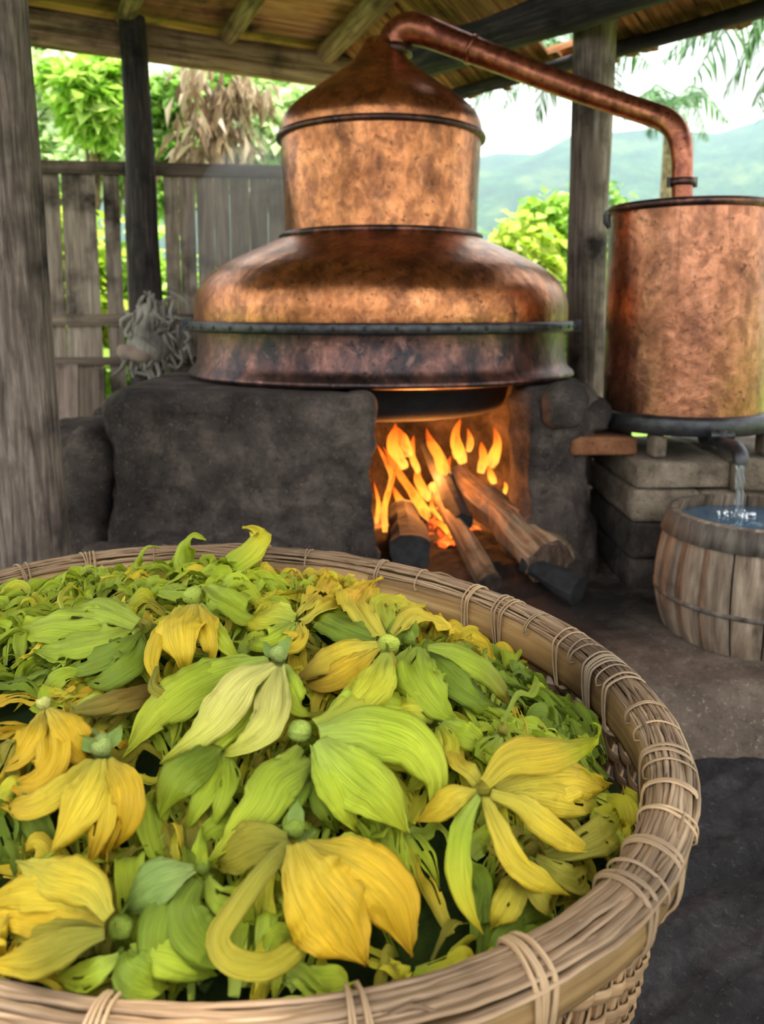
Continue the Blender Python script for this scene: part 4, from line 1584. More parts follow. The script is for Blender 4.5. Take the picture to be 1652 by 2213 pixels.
hg = np.zeros((26, 72, 3))
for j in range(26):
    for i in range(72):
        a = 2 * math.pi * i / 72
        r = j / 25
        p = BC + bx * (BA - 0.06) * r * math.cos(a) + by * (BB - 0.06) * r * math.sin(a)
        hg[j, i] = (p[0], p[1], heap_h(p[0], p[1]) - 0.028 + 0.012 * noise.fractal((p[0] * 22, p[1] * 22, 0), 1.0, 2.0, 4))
tag(MB().grid(hg, closed_u=True).build('petal_heap', M['heap']), 'packed petals deep inside the basket, coloured dark for the shade in the gaps', 'petals', kind='stuff')

PC = {  # petal colours, base / middle / tip
    'Y': (S(220, 208, 80), S(244, 216, 62), S(240, 204, 48)),
    'G': (S(214, 194, 70), S(240, 200, 46), S(228, 178, 34)),
    'P': (S(222, 218, 122), S(234, 226, 126), S(220, 212, 88)),
    'L': (S(192, 212, 96), S(196, 214, 56), S(214, 218, 60)),
    'N': (S(178, 194, 76), S(174, 192, 50), S(188, 202, 50)),
    'D': (S(138, 158, 54), S(128, 150, 38), S(150, 170, 42)),
    'B': (S(172, 190, 104), S(156, 184, 96), S(148, 172, 70)),
    'O': (S(166, 164, 64), S(176, 164, 50), S(190, 176, 50)),
    'R': (S(170, 160, 60), S(150, 124, 50), S(120, 92, 40)),
    'LY': (S(202, 214, 84), S(222, 218, 60), S(242, 216, 54)),
    'YN': (S(214, 196, 64), S(232, 200, 50), S(160, 186, 40)),
}


def petal_mesh(mb, path, normals, width, col, nu=11, nv=44, cup=0.25, ruf=0.0, torn=0.0, seed=0, roll=0.0, base_w=0.3, tip=1.0, fold=0.0, pleat=0.0, peak=0.5):
    path = np.asarray(path)
    T = np.gradient(path, axis=0)
    T /= np.linalg.norm(T, axis=1)[:, None] + 1e-12
    t = np.linspace(0, 1, nv)
    lo = base_w + (1 - base_w) * np.sin(np.pi / 2 * np.clip(t / peak, 0, 1)) ** 1.25
    hi = np.cos(np.pi / 2 * np.clip((t - peak) / (1 - peak), 0, 1)) ** (1.15 * tip)
    prof = np.clip(np.where(t < peak, lo, hi), 0.035, 1.15)
    P = np.zeros((nv, nu, 3))
    UV = np.zeros((nv, nu, 2))
    C = np.ones((nv, nu, 4))
    L = np.linalg.norm(np.diff(path, axis=0), axis=1).sum()
    c0, c1, c2 = [np.array(c) for c in col]
    for j in range(nv):
        N = normals[j] - T[j] * np.dot(normals[j], T[j])
        N /= np.linalg.norm(N) + 1e-12
        A = np.cross(T[j], N)
        rl = roll(t[j]) if callable(roll) else roll
        A, N = A * math.cos(rl) + N * math.sin(rl), N * math.cos(rl) - A * math.sin(rl)
        hw = width * prof[j] / 2
        for i in range(nu):
            x = -1 + 2 * i / (nu - 1)
            ex = x * hw
            nz1 = noise.noise((x * 1.2 + seed * 3.1, t[j] * L * 28, seed * 1.7))
            lat = 1 + 0.16 * noise.noise((seed, t[j] * 6, 3 + x)) + 0.05 * noise.noise((seed * 2, t[j] * 22, 3 + x * 2))
            h = -cup * hw * x * x * 1.1 + ruf * width * abs(x) ** 1.5 * nz1
            h += 0.2 * ruf ** 0.5 * width * abs(x) ** 3 * noise.noise((x + seed * 2.3, t[j] * L * 95, seed * 4.1))
            h += 0.048 * width * noise.noise((x * 9 + seed * 4, t[j] * L * 14, seed)) * min(1, t[j] * 6)
            h += pleat * width * noise.noise((x * 3.2 + seed * 9.3, t[j] * 1.5, seed)) * math.sin(math.pi * min(1, t[j] * 1.1 + .05))
            h += 0.085 * width * (abs(noise.noise((x * 4.5 + seed * 6.1, t[j] * 1.8 + seed, seed * 3))) - 0.2) * min(1, t[j] * 5)
            h -= 0.05 * hw * math.exp(-(x / 0.14) ** 2)
            h += fold * hw * abs(x)
            P[j, i] = path[j] + A * ex * lat + N * h
            UV[j, i] = (x * 0.5 * (0.55 + 0.45 * prof[j]) + seed, t[j] * 1.0 + seed)
            cm = c0 + (c1 - c0) * min(1, t[j] / 0.4) if t[j] < 0.4 else c1 + (c2 - c1) * (t[j] - 0.4) / 0.6
            cm = cm * (1 + 0.16 * noise.noise((x * 1.5 + seed, t[j] * 4, seed * 2.2)))
            C[j, i, :3] = np.clip(cm, 0, 1)
    keep = None
    if torn > 0:
        keep = np.ones((nv - 1, nu - 1), bool)
        for j in range(nv - 1):
            for i in range(nu - 1):
                tt = (j + .5) / (nv - 1)
                x = -1 + 2 * (i + .5) / (nu - 1)
                q = noise.noise((x * 3.4 + seed * 5.7, tt * L * 22, seed * 0.9))
                if q > 0.62 - torn * (0.25 + 0.75 * tt) * (0.5 + 0.5 * abs(x)):
                    keep[j, i] = False
    mb.grid(P, UV, cols=C, keep=keep)
    return mb


BLOOM_GROUP = 'ylang blossoms heaped in the basket'
FN = [0]


def calyx_mesh(c, axis, r, col, seed, sepals=3, stalk=0.0):
    axis = axis / np.linalg.norm(axis)
    ref = np.array([0, 0, 1.0]) if abs(axis[2]) < 0.9 else np.array([1.0, 0, 0])
    A = np.cross(axis, ref)
    A /= np.linalg.norm(A)
    B = np.cross(axis, A)
    prof = [(0.05, -1.0), (0.5, -0.92), (0.85, -0.6), (1.0, -0.1), (0.98, 0.4), (0.8, 0.95), (0.55, 1.25), (0.02, 1.3)]
    n = 16
    P = np.zeros((len(prof), n, 3))
    UV = np.zeros((len(prof), n, 2))
    C = np.ones((len(prof), n, 4))
    for j, (rr, h) in enumerate(prof):
        for i in range(n):
            a = 2 * math.pi * i / n
            k = rr * (1 + 0.10 * math.cos(3 * a) + 0.12 * noise.noise((math.cos(a) * 2 + seed, math.sin(a) * 2, h * 2)) + 0.08 * noise.noise((math.cos(a) * 6 + seed, math.sin(a) * 6, h * 5)))
            P[j, i] = c + (A * math.cos(a) + B * math.sin(a)) * r * k - axis * r * h
            UV[j, i] = (a * 0.1, h * 0.2)
            C[j, i, :3] = np.array(col) * (1 + 0.12 * noise.noise((a, h, seed)))
    mb = MB().grid(P, UV, closed_u=True, cols=C)
    if stalk:
        q = spline([c - axis * r * -0.0 - axis * r * 0.6, c - axis * (r + stalk * .5) + A * 0.004, c - axis * (r + stalk) + A * 0.012], 8)
        o = len(mb.v)
        mb.tube(q, np.linspace(r * 0.42, r * 0.28, 8), 8, True)
        mb.c.extend([(*(np.array(col) * 0.8), 1)] * (len(mb.v) - o))
    return mb, A, B


def blossom(label, base, petals, ccol='N', cr=24, sepal='N', stalk=0.0, name='ylang_blossom', zoff=0.0, nosepal=False):
    """base: pixel of the calyx; petals: dicts with pixel path p, width w (px), colour c"""
    FN[0] += 1
    sd = FN[0]
    bl = base[2] if len(base) > 2 else 0.03
    c = hit(base[0], base[1], bl + zoff, base[3] if len(base) > 3 else None)
    t = thing(name, label, 'flower', tuple(c), BLOOM_GROUP)
    dirs = np.zeros(3)
    for k, pd in enumerate(petals):
        pts = []
        m = len(pd['p'])
        for i, q in enumerate(pd['p']):
            fr = i / (m - 1)
            lift = q[2] if len(q) > 2 and q[2] is not None else (bl * 0.8 * (1 - fr) + 0.030 * math.sin(math.pi * min(1, fr * 0.9 + .1)) + 0.012) + pd.get('z', 0)
            pts.append(hit(q[0], q[1], lift + zoff, q[3] if len(q) > 3 else None))
        nv = pd.get('nv', 46)
        path = spline(np.array(pts), nv)
        d0 = path[min(8, nv - 1)] - path[0]
        dirs += d0 / (np.linalg.norm(d0) + 1e-9)
        nr = np.array([heap_n(p[0], p[1]) * 0.75 + np.array([0, -0.45, 0.25]) for p in path])
        nr /= np.linalg.norm(nr, axis=1)[:, None]
        dep = path[nv // 2][1] * math.cos(PITCH) + (EYE - path[nv // 2][2]) * math.sin(PITCH)
        col = PC[pd.get('c', 'Y')]
        if 'c2' in pd:
            col = (col[0], col[1], PC[pd['c2']][2])
        mb = petal_mesh(MB(), path, nr, pd['w'] * dep / F, col, pd.get('nu', 13), nv, pd.get('cup', 0.22), pd.get('ruf', 0.17), pd.get('torn', 0.0), sd * 1.37 + k * 0.71, pd.get('roll', 0.0),
                        pd.get('bw', 0.3), pd.get('tip', 1.0), pd.get('fold', 0.0), pd.get('pleat', 0.12), pd.get('peak', 0.48))
        o = mb.build('petal', M['petal'], t)
        mod(o, 'SOLIDIFY', 'thickness', thickness=0.0011, offset=0.0)
    ax = dirs / (np.linalg.norm(dirs) + 1e-9)
    dep = c[1]
    if cr:
        r = 0.8 * cr * dep / F
        cm, A, B = calyx_mesh(c, ax, r, PC[ccol][0], sd, 3, stalk)
        cm.build('calyx', M['calyx'], t)
        if not nosepal:
            for k in range(3):
                a = 2 * math.pi * k / 3 + sd
                dv = A * math.cos(a) + B * math.sin(a)
                p0 = c + ax * r * 0.1
                path = spline([p0 + dv * r * 0.5, p0 + dv * r * 1.3 - ax * r * 0.1, p0 + dv * r * 2.3 - ax * r * 0.5 + np.array([0, 0, r * .4])], 12)
                nr = np.tile(ax * -1 + dv * .3, (12, 1))
                petal_mesh(MB(), path, nr, r * 1.5, PC[sepal], 7, 12, 0.3, 0.1, 0, sd + k * .3, base_w=0.8, peak=0.3).build('sepal', M['calyx'], t)
    return t


def Pt(p, w, c='Y', **k):
    return dict(p=p, w=w, c=c, **k)


# -- the blossoms that can be told apart, from the far side of the heap to the near rim
blossom('lime yellow blossom with hooked petal tips rising against the far rim', (438, 1262, 0.03, 1.50), [
    Pt([(440, 1258, None, 1.50), (480, 1222, None, 1.50), (530, 1190, None, 1.51), (562, 1155, None, 1.52), (550, 1141, None, 1.52), (524, 1140, None, 1.51)], 92, 'L', c2='LY', cup=0.3, peak=0.42, ruf=0.05),
    Pt([(432, 1258, None, 1.50), (404, 1225, None, 1.50), (398, 1180, None, 1.50), (418, 1156, None, 1.50), (445, 1166, None, 1.49)], 48, 'N', cup=0.5, peak=0.35),
    Pt([(425, 1262, None, 1.50), (370, 1240, None, 1.51), (310, 1235, None, 1.51), (300, 1205, None, 1.51), (318, 1180, None, 1.51), (346, 1184, None, 1.50)], 22, 'N', cup=0.5),
    Pt([(445, 1268), (490, 1290), (530, 1318), (560, 1340)], 86, 'N', torn=0.2, ruf=0.2),
    Pt([(450, 1262, None, 1.49), (500, 1250, None, 1.49), (545, 1262, None, 1.49), (570, 1215, None, 1.49), (575, 1240, None, 1.48), (620, 1250, None, 1.48)], 26, 'LY', cup=0.4),
    Pt([(430, 1270), (380, 1275), (330, 1265)], 60, 'N', torn=0.35, ruf=0.3),
], 'N', 22, 'N')
blossom('yellow blossom hanging head down from a round green calyx near the far rim', (416, 1288, 0.045), [
    Pt([(412, 1305), (388, 1350), (395, 1410), (402, 1462)], 108, 'Y', cup=0.35, pleat=0.12, bw=0.45, z=0.014),
    Pt([(424, 1305), (440, 1350), (455, 1400), (448, 1445)], 66, 'Y', cup=0.3, z=0.008),
    Pt([(402, 1308), (350, 1360), (326, 1420), (340, 1462), (372, 1478)], 46, 'Y', cup=0.3, ruf=0.15),
    Pt([(432, 1305), (464, 1360), (500, 1405), (540, 1440)], 48, 'L', cup=0.3, ruf=0.12),
    Pt([(398, 1312), (360, 1340), (330, 1370), (322, 1400)], 40, 'Y', ruf=0.2),
    Pt([(340, 1440), (330, 1480), (365, 1498), (420, 1488), (490, 1460)], 30, 'O', cup=0.4),
], 'N', 27, 'N', nosepal=True)
blossom('wide moss green blossom sweeping toward the rim behind the thick post', (306, 1352, 0.04), [
    Pt([(296, 1348), (240, 1318), (190, 1305), (140, 1325)], 92, 'N', cup=0.3, z=0.012),
    Pt([(296, 1356), (230, 1372), (150, 1385), (60, 1400)], 96, 'N', c2='D', torn=0.2, ruf=0.25),
    Pt([(298, 1364), (260, 1390), (200, 1420), (130, 1450)], 90, 'D', torn=0.2, ruf=0.2),
    Pt([(292, 1346), (200, 1340), (110, 1345), (30, 1360)], 100, 'N', torn=0.3, ruf=0.3),
    Pt([(300, 1366), (290, 1410), (240, 1450), (180, 1480)], 80, 'D', torn=0.35, ruf=0.3),
    Pt([(140, 1330), (130, 1290), (150, 1266), (172, 1275), (184, 1296)], 14, 'LY'),
], 'R', 22, 'N')
blossom('pale lime blossom with grey green stalk in the middle of the heap', (602, 1412, 0.055), [
    Pt([(590, 1432), (520, 1470), (450, 1560), (345, 1650)], 104, 'P', c2='L', cup=0.3, z=0.022, peak=0.42, pleat=0.05),
    Pt([(604, 1440), (592, 1490), (575, 1560), (520, 1610), (470, 1632)], 84, 'P', c2='L', cup=0.3, z=0.018, peak=0.4),
    Pt([(580, 1424), (470, 1450), (350, 1525), (265, 1640)], 112, 'N', c2='L', cup=0.25, ruf=0.12, z=0.004, torn=0.08),
    Pt([(574, 1420), (480, 1440), (420, 1462), (330, 1480)], 52, 'L', cup=0.3, z=0.006),
    Pt([(618, 1436), (632, 1480), (650, 1525), (672, 1545)], 54, 'L', cup=0.35, z=0.008),
    Pt([(560, 1460), (520, 1530), (450, 1610), (400, 1680)], 74, 'L', ruf=0.15, z=-0.004),
], 'B', 25, 'B', stalk=0.03)
blossom('yellow blossom with large pale knob beside dark ragged sepals', (836, 1390, 0.05), [
    Pt([(816, 1388), (750, 1400), (690, 1430), (636, 1476)], 66, 'Y', c2='R', cup=0.3, torn=0.08, z=0.012),
    Pt([(818, 1396), (770, 1430), (710, 1465), (650, 1480)], 60, 'G', c2='R', cup=0.3, ruf=0.2, z=0.004),
    Pt([(836, 1410), (812, 1470), (760, 1530), (690, 1590)], 90, 'LY', c2='L', cup=0.35, z=0.014, peak=0.4),
    Pt([(846, 1410), (846, 1440), (838, 1470), (822, 1500)], 30, 'Y', ruf=0.2),
    Pt([(822, 1374), (790, 1330), (770, 1290), (800, 1262), (826, 1246)], 92, 'Y', cup=0.1, ruf=0.25, torn=0.12),
    Pt([(816, 1378), (760, 1350), (700, 1330), (655, 1370)], 104, 'D', c2='N', cup=0.3, ruf=0.1, z=-0.004),
    Pt([(850, 1372), (890, 1325), (940, 1335), (992, 1366)], 66, 'Y', ruf=0.28, torn=0.25),
    Pt([(845, 1365), (830, 1310), (870, 1300), (920, 1310)], 70, 'LY', ruf=0.25, torn=0.15),
], 'LY', 28, 'D')
blossom('crumpled green blossom with dark star sepals near the right inner wall'.replace('right ', 'far '), (882, 1380, 0.045), [
    Pt([(905, 1398), (912, 1450), (950, 1510), (985, 1562)], 118, 'N', cup=0.3, ruf=0.22, pleat=0.16, torn=0.06, z=0.012),
    Pt([(925, 1396), (980, 1402), (1050, 1440), (1090, 1490), (1102, 1530)], 62, 'N', c2='R', cup=0.5, z=0.02),
    Pt([(930, 1410), (970, 1440), (1020, 1490), (1070, 1530)], 96, 'D', cup=0.3, ruf=0.1, z=0.004),
    Pt([(890, 1400), (865, 1440), (855, 1480), (872, 1520)], 56, 'N', ruf=0.25, torn=0.1),
    Pt([(895, 1400), (905, 1460), (905, 1530), (930, 1560)], 60, 'N', ruf=0.25, torn=0.1),
    Pt([(915, 1392), (960, 1400), (1000, 1430), (1040, 1450)], 50, 'D'),
    Pt([(1088, 1560), (1120, 1500), (1150, 1500), (1162, 1470), (1150, 1455)], 18, 'N'),
], 'D', 22, 'D')
blossom('big lime blossom with broad glossy petals spread at the heart of the heap', (652, 1582, 0.055), [
    Pt([(690, 1580), (790, 1566), (890, 1600), (945, 1680), (930, 1770)], 128, 'L', cup=0.35, z=0.02, peak=0.45, ruf=0.05),
    Pt([(690, 1598), (740, 1640), (830, 1720), (880, 1800)], 128, 'L', cup=0.3, z=0.022, ruf=0.06),
    Pt([(682, 1606), (715, 1670), (750, 1740), (772, 1800)], 84, 'L', cup=0.3, z=0.01),
    Pt([(684, 1566), (750, 1530), (800, 1480), (832, 1410)], 92, 'LY', c2='L', cup=0.25, z=0.006),
    Pt([(690, 1572), (770, 1530), (860, 1520), (920, 1560)], 100, 'L', ruf=0.22, torn=0.12, z=-0.002),
    Pt([(648, 1612), (620, 1650), (560, 1720), (500, 1770)], 84, 'N', cup=0.25),
    Pt([(700, 1580), (800, 1590), (900, 1620), (985, 1660)], 100, 'LY', ruf=0.25, torn=0.25, z=-0.006),
], 'L', 30, 'L', nosepal=True)
blossom('dull sage blossom with one long leaf like petal below the big lime bloom', (690, 1650, 0.025), [
    Pt([(672, 1640), (600, 1680), (555, 1750), (448, 1866)], 112, 'N', c2='L', cup=0.3, z=0.02, peak=0.33),
    Pt([(680, 1660), (640, 1710), (600, 1760), (590, 1800)], 60, 'D', ruf=0.2, torn=0.1),
    Pt([(700, 1660), (700, 1710), (720, 1760), (730, 1800)], 70, 'D', ruf=0.2, torn=0.2),
], 'D', 16, 'D')
blossom('deep green blossom with a folded leaf like petal under the pale lime bloom', (478, 1606, 0.02), [
    Pt([(470, 1612), (410, 1650), (365, 1700), (345, 1770)], 104, 'D', c2='N', cup=0.3, z=0.012),
    Pt([(480, 1616), (450, 1690), (420, 1750), (400, 1800)], 66, 'N', ruf=0.25, torn=0.3),
    Pt([(484, 1618), (490, 1690), (470, 1750), (450, 1800)], 60, 'N', ruf=0.3, torn=0.35),
], 'D', 14, 'D', nosepal=True)
blossom('golden blossom with fringed green crown near the thick post side of the basket', (220, 1612, 0.055), [
    Pt([(216, 1640), (190, 1700), (150, 1770), (105, 1850)], 98, 'Y', cup=0.35, pleat=0.12, z=0.016),
    Pt([(236, 1640), (270, 1700), (272, 1770), (245, 1836)], 74, 'G', cup=0.35, z=0.014),
    Pt([(226, 1642), (222, 1720), (210, 1800), (188, 1880)], 70, 'Y', c2='G', torn=0.12, pleat=0.15, z=0.004),
    Pt([(232, 1642), (250, 1720), (235, 1800), (215, 1870)], 56, 'G', torn=0.1, z=-0.002),
], 'B', 30, 'B', stalk=0.02)
blossom('orange yellow blossom with drooping wide petals behind the golden blossom', (95, 1518, 0.045), [
    Pt([(106, 1530), (140, 1560), (172, 1610), (196, 1648)], 74, 'G', cup=0.35, z=0.012),
    Pt([(90, 1536), (70, 1580), (40, 1630), (5, 1662)], 70, 'G', torn=0.1, ruf=0.2),
    Pt([(100, 1545), (110, 1620), (80, 1680), (10, 1700)], 84, 'G', torn=0.12, ruf=0.25),
    Pt([(196, 1640), (140, 1690), (70, 1735), (0, 1742)], 72, 'Y', c2='G', cup=0.35, z=0.010),
    Pt([(120, 1540), (150, 1575), (190, 1580), (215, 1600)], 40, 'Y', torn=0.2),
], 'P', 20, 'N')
blossom('dried brownish blossom petal curling between green and yellow blooms', (160, 1530, 0.02), [
    Pt([(160, 1534), (230, 1515), (300, 1490), (372, 1470)], 62, 'R', cup=0.4, z=0.006),
    Pt([(165, 1525), (200, 1512), (240, 1515), (260, 1525)], 44, 'L', ruf=0.1),
    Pt([(200, 1545), (260, 1525), (310, 1510), (330, 1505)], 40, 'R', ruf=0.1),
], 'L', 10, 'N', nosepal=True)
blossom('clear yellow star blossom lying open beside the basket wall', (1045, 1702, 0.06), [
    Pt([(1050, 1692), (1105, 1640), (1190, 1622), (1250, 1612, 0.085), (1290, 1594, 0.11), (1296, 1570, 0.13), (1282, 1562, 0.135)], 84, 'YN', cup=0.3, z=0.03, peak=0.36, ruf=0.05),
    Pt([(1036, 1690), (1016, 1664), (992, 1640), (984, 1604)], 60, 'Y', cup=0.3, z=0.012, bw=0.5),
    Pt([(1030, 1708), (990, 1716), (950, 1744), (900, 1776)], 62, 'Y', cup=0.3, z=0.018),
    Pt([(1036, 1720), (1000, 1790), (995, 1880), (1015, 1960), (1045, 2020)], 58, 'L', c2='LY', cup=0.45, z=0.022),
    Pt([(1050, 1722), (1080, 1790), (1130, 1870), (1232, 1936)], 66, 'Y', c2='LY', cup=0.3, z=0.024),
    Pt([(1062, 1712), (1130, 1735), (1200, 1790), (1292, 1842)], 70, 'Y', cup=0.3, z=0.024),
    Pt([(1070, 1700), (1150, 1672), (1240, 1668), (1318, 1700)], 118, 'Y', ruf=0.18, torn=0.16, pleat=0.14, z=0.0),
    Pt([(1070, 1706), (1150, 1700), (1230, 1716), (1300, 1745)], 84, 'Y', c2='O', ruf=0.2, torn=0.25, z=-0.006),
], 'Y', 22, 'Y', nosepal=True)
blossom('small half closed blossom with brownish cap near the inner wall', (1088, 1576, 0.04), [
    Pt([(1086, 1594), (1074, 1630), (1066, 1670)], 44, 'L', cup=0.35),
    Pt([(1096, 1594), (1122, 1620), (1160, 1640)], 46, 'N', ruf=0.2, torn=0.1),
    Pt([(1080, 1592), (1050, 1620), (1035, 1650)], 48, 'N', ruf=0.25, torn=0.2),
], 'R', 16, 'N', stalk=0.02)
blossom('large golden blossom with a long looping ribbon petal above the near rim', (636, 1785, 0.06), [
    Pt([(640, 1822), (672, 1900), (735, 1990), (790, 2086)], 190, 'G', cup=0.35, pleat=0.10, z=0.022, bw=0.25, peak=0.55),
    Pt([(660, 1824), (760, 1862), (850, 1940), (892, 2068)], 150, 'G', cup=0.4, z=0.008, bw=0.2, peak=0.55),
    Pt([(630, 1824), (580, 1870), (510, 1960), (472, 2030), (506, 2080), (580, 2086), (650, 2040), (690, 1985)], 56, 'O', c2='O', cup=0.35, z=0.014, peak=0.75, bw=0.7),
    Pt([(622, 1812), (560, 1815), (500, 1840), (462, 1870)], 96, 'O', ruf=0.2, torn=0.12, z=-0.004),
    Pt([(636, 1830), (640, 1900), (660, 1960), (690, 2000)], 50, 'G', cup=0.3, z=0.02),
], 'D', 34, 'B', stalk=0.015)
blossom('butter yellow blossom with pointed petals at the corner of the near rim', (258, 2000, 0.05), [
    Pt([(236, 1980), (190, 1915), (110, 1890), (35, 1862)], 92, 'Y', c2='P', cup=0.35, z=0.024, peak=0.42),
    Pt([(226, 2016), (160, 2035), (80, 2068), (-30, 2082)], 80, 'O', c2='Y', cup=0.35, z=0.018),
    Pt([(226, 1998), (160, 1975), (80, 1960), (-40, 1975)], 104, 'G', c2='Y', ruf=0.12, z=0.0),
    Pt([(232, 1986), (160, 1930), (60, 1925), (-40, 1950)], 80, 'Y', torn=0.1, z=0.004),
    Pt([(228, 2006), (160, 2010), (90, 2020), (20, 2020)], 60, 'O', z=-0.002),
], 'D', 32, 'D')
blossom('bluish green blossom with smooth oval petal below the long sage petal', (438, 1876, 0.04), [
    Pt([(418, 1876), (370, 1890), (310, 1920), (262, 1975)], 112, 'B', cup=0.3, z=0.02, peak=0.52, bw=0.2),
    Pt([(428, 1900), (400, 1960), (430, 2030), (520, 2090)], 96, 'D', cup=0.3, z=0.008),
    Pt([(420, 1900), (350, 1970), (340, 2060), (400, 2100)], 90, 'D', cup=0.3, ruf=0.12, z=0.004),
    Pt([(446, 1900), (470, 1940), (520, 1960), (560, 2000)], 60, 'N', ruf=0.25, torn=0.2),
], 'D', 20, 'L')
blossom('broad leaf green blossom pressed against the near rim', (262, 2056, 0.03), [
    Pt([(266, 2060), (270, 2090), (310, 2120), (360, 2130)], 110, 'D', c2='N', cup=0.3, z=0.004),
    Pt([(280, 2056), (340, 2060), (400, 2080), (470, 2108)], 90, 'N', c2='D', cup=0.3, z=-0.002),
    Pt([(258, 2066), (220, 2090), (180, 2110), (120, 2110)], 60, 'L', torn=0.1),
], 'D', 12, 'D', nosepal=True)
blossom('lemon yellow ruffled blossom near the far rim beside the hooked bloom', (640, 1338, 0.025), [
    Pt([(640, 1332), (670, 1300), (700, 1275), (716, 1245)], 76, 'Y', ruf=0.3, torn=0.2),
    Pt([(640, 1336), (600, 1320), (570, 1325), (530, 1340)], 80, 'LY', ruf=0.3, torn=0.2),
    Pt([(650, 1340), (700, 1310), (740, 1300), (770, 1310)], 70, 'Y', ruf=0.3, torn=0.3),
    Pt([(636, 1345), (600, 1365), (570, 1380), (545, 1375)], 66, 'L', ruf=0.3, torn=0.2),
    Pt([(644, 1346), (640, 1375), (620, 1390), (600, 1395)], 60, 'Y', ruf=0.3, torn=0.3),
], 'L', 12, 'L', nosepal=True)
blossom('frayed yellow green blossom between the lime bloom and the yellow star', (948, 1560, 0.02), [
    Pt([(940, 1552), (900, 1530), (860, 1530), (820, 1545)], 66, 'LY', ruf=0.3, torn=0.3),
    Pt([(950, 1568), (970, 1600), (960, 1640), (930, 1680)], 60, 'LY', ruf=0.3, torn=0.25),
    Pt([(956, 1560), (1000, 1580), (1030, 1600), (1040, 1640)], 66, 'L', ruf=0.3, torn=0.25),
], 'L', 10, 'N', nosepal=True)
blossom('torn olive blossom under the yellow star near the wicker wall', (1150, 1860, 0.015), [
    Pt([(1160, 1850), (1210, 1880), (1250, 1900), (1270, 1870)], 60, 'O', ruf=0.25, torn=0.25),
    Pt([(1130, 1880), (1110, 1930), (1080, 1980), (1060, 2010)], 70, 'O', c2='LY', ruf=0.2, torn=0.1),
    Pt([(1150, 1880), (1170, 1920), (1190, 1940), (1180, 1960)], 80, 'O', ruf=0.2, torn=0.1),
    Pt([(1180, 1850), (1250, 1830), (1310, 1800), (1340, 1760)], 76, 'O', c2='L', ruf=0.25, torn=0.3),
], 'L', 10, 'L', nosepal=True)

# -- torn and frayed petals that fill the heap between the blossoms
ANCH = [((100, 1400), 'N'), ((50, 1470), 'N'), ((190, 1440), 'D'), ((350, 1240), 'N'), ((560, 1250), 'N'), ((600, 1290), 'L'), ((680, 1290), 'Y'), ((740, 1330), 'LY'), ((560, 1340), 'LY'), ((930, 1350), 'Y'),
        ((700, 1350), 'N'), ((900, 1470), 'N'), ((1060, 1490), 'D'), ((1180, 1590), 'D'), ((1130, 1640), 'N'), ((1230, 1600), 'D'), ((720, 1490), 'Y'), ((690, 1420), 'O'), ((280, 1440), 'Y'), ((300, 1500), 'LY'),
        ((450, 1430), 'L'), ((500, 1570), 'L'), ((610, 1550), 'LY'), ((860, 1540), 'LY'), ((950, 1600), 'LY'), ((1000, 1560), 'N'), ((300, 1570), 'N'), ((60, 1600), 'G'), ((40, 1770), 'O'), ((30, 1820), 'D'), ((320, 1750), 'N'),
        ((430, 1780), 'L'), ((360, 1840), 'N'), ((530, 1700), 'O'), ((500, 1650), 'L'), ((620, 1720), 'N'), ((750, 1830), 'L'), ((850, 1860), 'L'), ((930, 1920), 'L'), ((980, 1980), 'D'), ((850, 1800), 'L'), ((1100, 1900), 'O'), ((1200, 1770), 'L'),
        ((1290, 1760), 'LY'), ((1330, 1740), 'N'), ((1250, 1880), 'O'), ((500, 1870), 'O'), ((560, 1950), 'LY'), ((600, 2030), 'N'), ((660, 2090), 'B'), ((460, 2000), 'D'), ((300, 1860), 'L'), ((150, 2110), 'O'), ((60, 1950), 'Y'), ((450, 2090), 'N'),
        ((20, 1350), 'N'), ((200, 1290), 'N'), ((260, 1270), 'N'), ((480, 1210), 'N'), ((800, 1420), 'O'), ((760, 1580), 'LY'), ((1040, 1800), 'LY'), ((1130, 1750), 'O'), ((20, 1540), 'D'), ((140, 1680), 'O'), ((760, 2080), 'O'), ((900, 2050), 'LY'), ((340, 2100), 'N'), ((560, 2110), 'L')]
anch = [(hit(u, v)[:2], c) for (u, v), c in ANCH]
AX = np.array([a[0] for a in anch])
fam = {'yellow': MB(), 'green': MB()}
ncl = 0
clusters = []
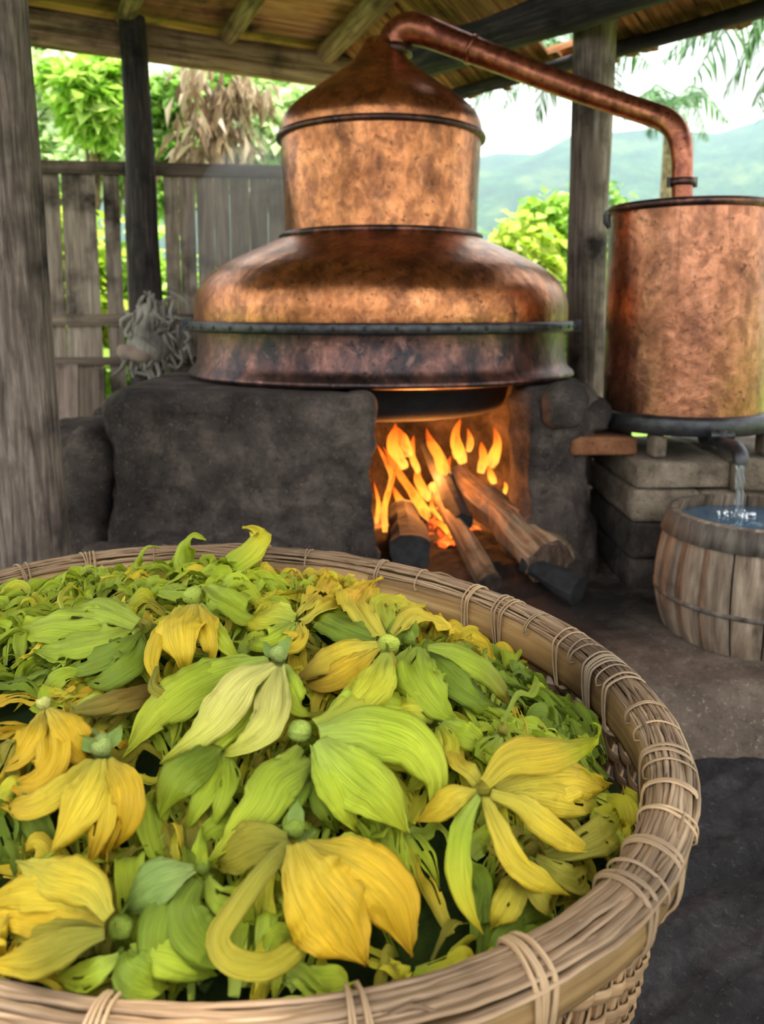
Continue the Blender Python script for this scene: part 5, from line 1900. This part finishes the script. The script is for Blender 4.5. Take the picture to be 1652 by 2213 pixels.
while ncl < 370:
    a, r = RNG.uniform(0, 2 * math.pi), RNG.uniform(0, 1) ** 0.42
    p = BC + bx * (BA - 0.075) * r * math.cos(a) + by * (BB - 0.075) * r * math.sin(a)
    if p[1] < 0.5 or p[0] < -0.95:
        continue
    if clusters and min(np.linalg.norm(p - q) for q in clusters) < 0.030:
        if RNG.random() < 0.9:
            continue
    clusters.append(p)
    ncl += 1
    d2 = np.linalg.norm(AX - p, axis=1) + RNG.uniform(0, 0.03, len(AX))
    cc_ = anch[int(np.argmin(d2))][1]
    ang = RNG.uniform(0, 2 * math.pi)
    for k in range(RNG.integers(4, 8)):
        ca = ang + RNG.normal(0, 0.5)
        L = RNG.uniform(0.05, 0.105)
        d = np.array([math.cos(ca), math.sin(ca)])
        perp = np.array([-d[1], d[0]])
        start = p + RNG.normal(0, .014, 2)
        bend = RNG.normal(0, 0.25)
        pts = []
        base_l = RNG.uniform(-0.014, 0.012)
        for i in range(5):
            f = i / 4
            q = start + d * L * f + perp * L * bend * f * f
            rr, _ = ov(q[0], q[1], 0.07)
            if rr > 0.99:
                q = BC + (q - BC) * 0.99 / rr
            pts.append([q[0], q[1], heap_h(q[0], q[1]) + base_l + 0.016 * math.sin(math.pi * f) + RNG.normal(0, .006)])
        nv = 26
        path = spline(np.array(pts), nv)
        tilt = RNG.normal(0, .5, 3)
        nr = np.tile(np.array([0, -0.3, 1.0]) + tilt * .8, (nv, 1))
        cf = cc_ if RNG.random() < 0.8 else random.choice(['N', 'L', 'L', 'LY', 'O', 'Y'])
        col = [np.array(c) * RNG.uniform(0.8, 1.08) for c in PC[cf]]
        petal_mesh(fam['yellow' if cf in ('Y', 'G', 'LY', 'O', 'P') else 'green'], path, nr, RNG.uniform(0.010, 0.034), col, 9, nv, RNG.uniform(-.3, .4), RNG.uniform(0.3, 0.7), RNG.uniform(0.35, 0.8), RNG.uniform(0, 90),
                   RNG.normal(0, .5), 0.5, 1.0, 0, 0.14, RNG.uniform(.35, .65))
tag(fam['yellow'].build('torn_yellow_petals', M['shred']), 'torn and frayed yellow petals filling the heap in the basket', 'petals', kind='stuff')
tag(fam['green'].build('torn_green_petals', M['shred']), 'torn and frayed green petals filling the heap in the basket', 'petals', kind='stuff')
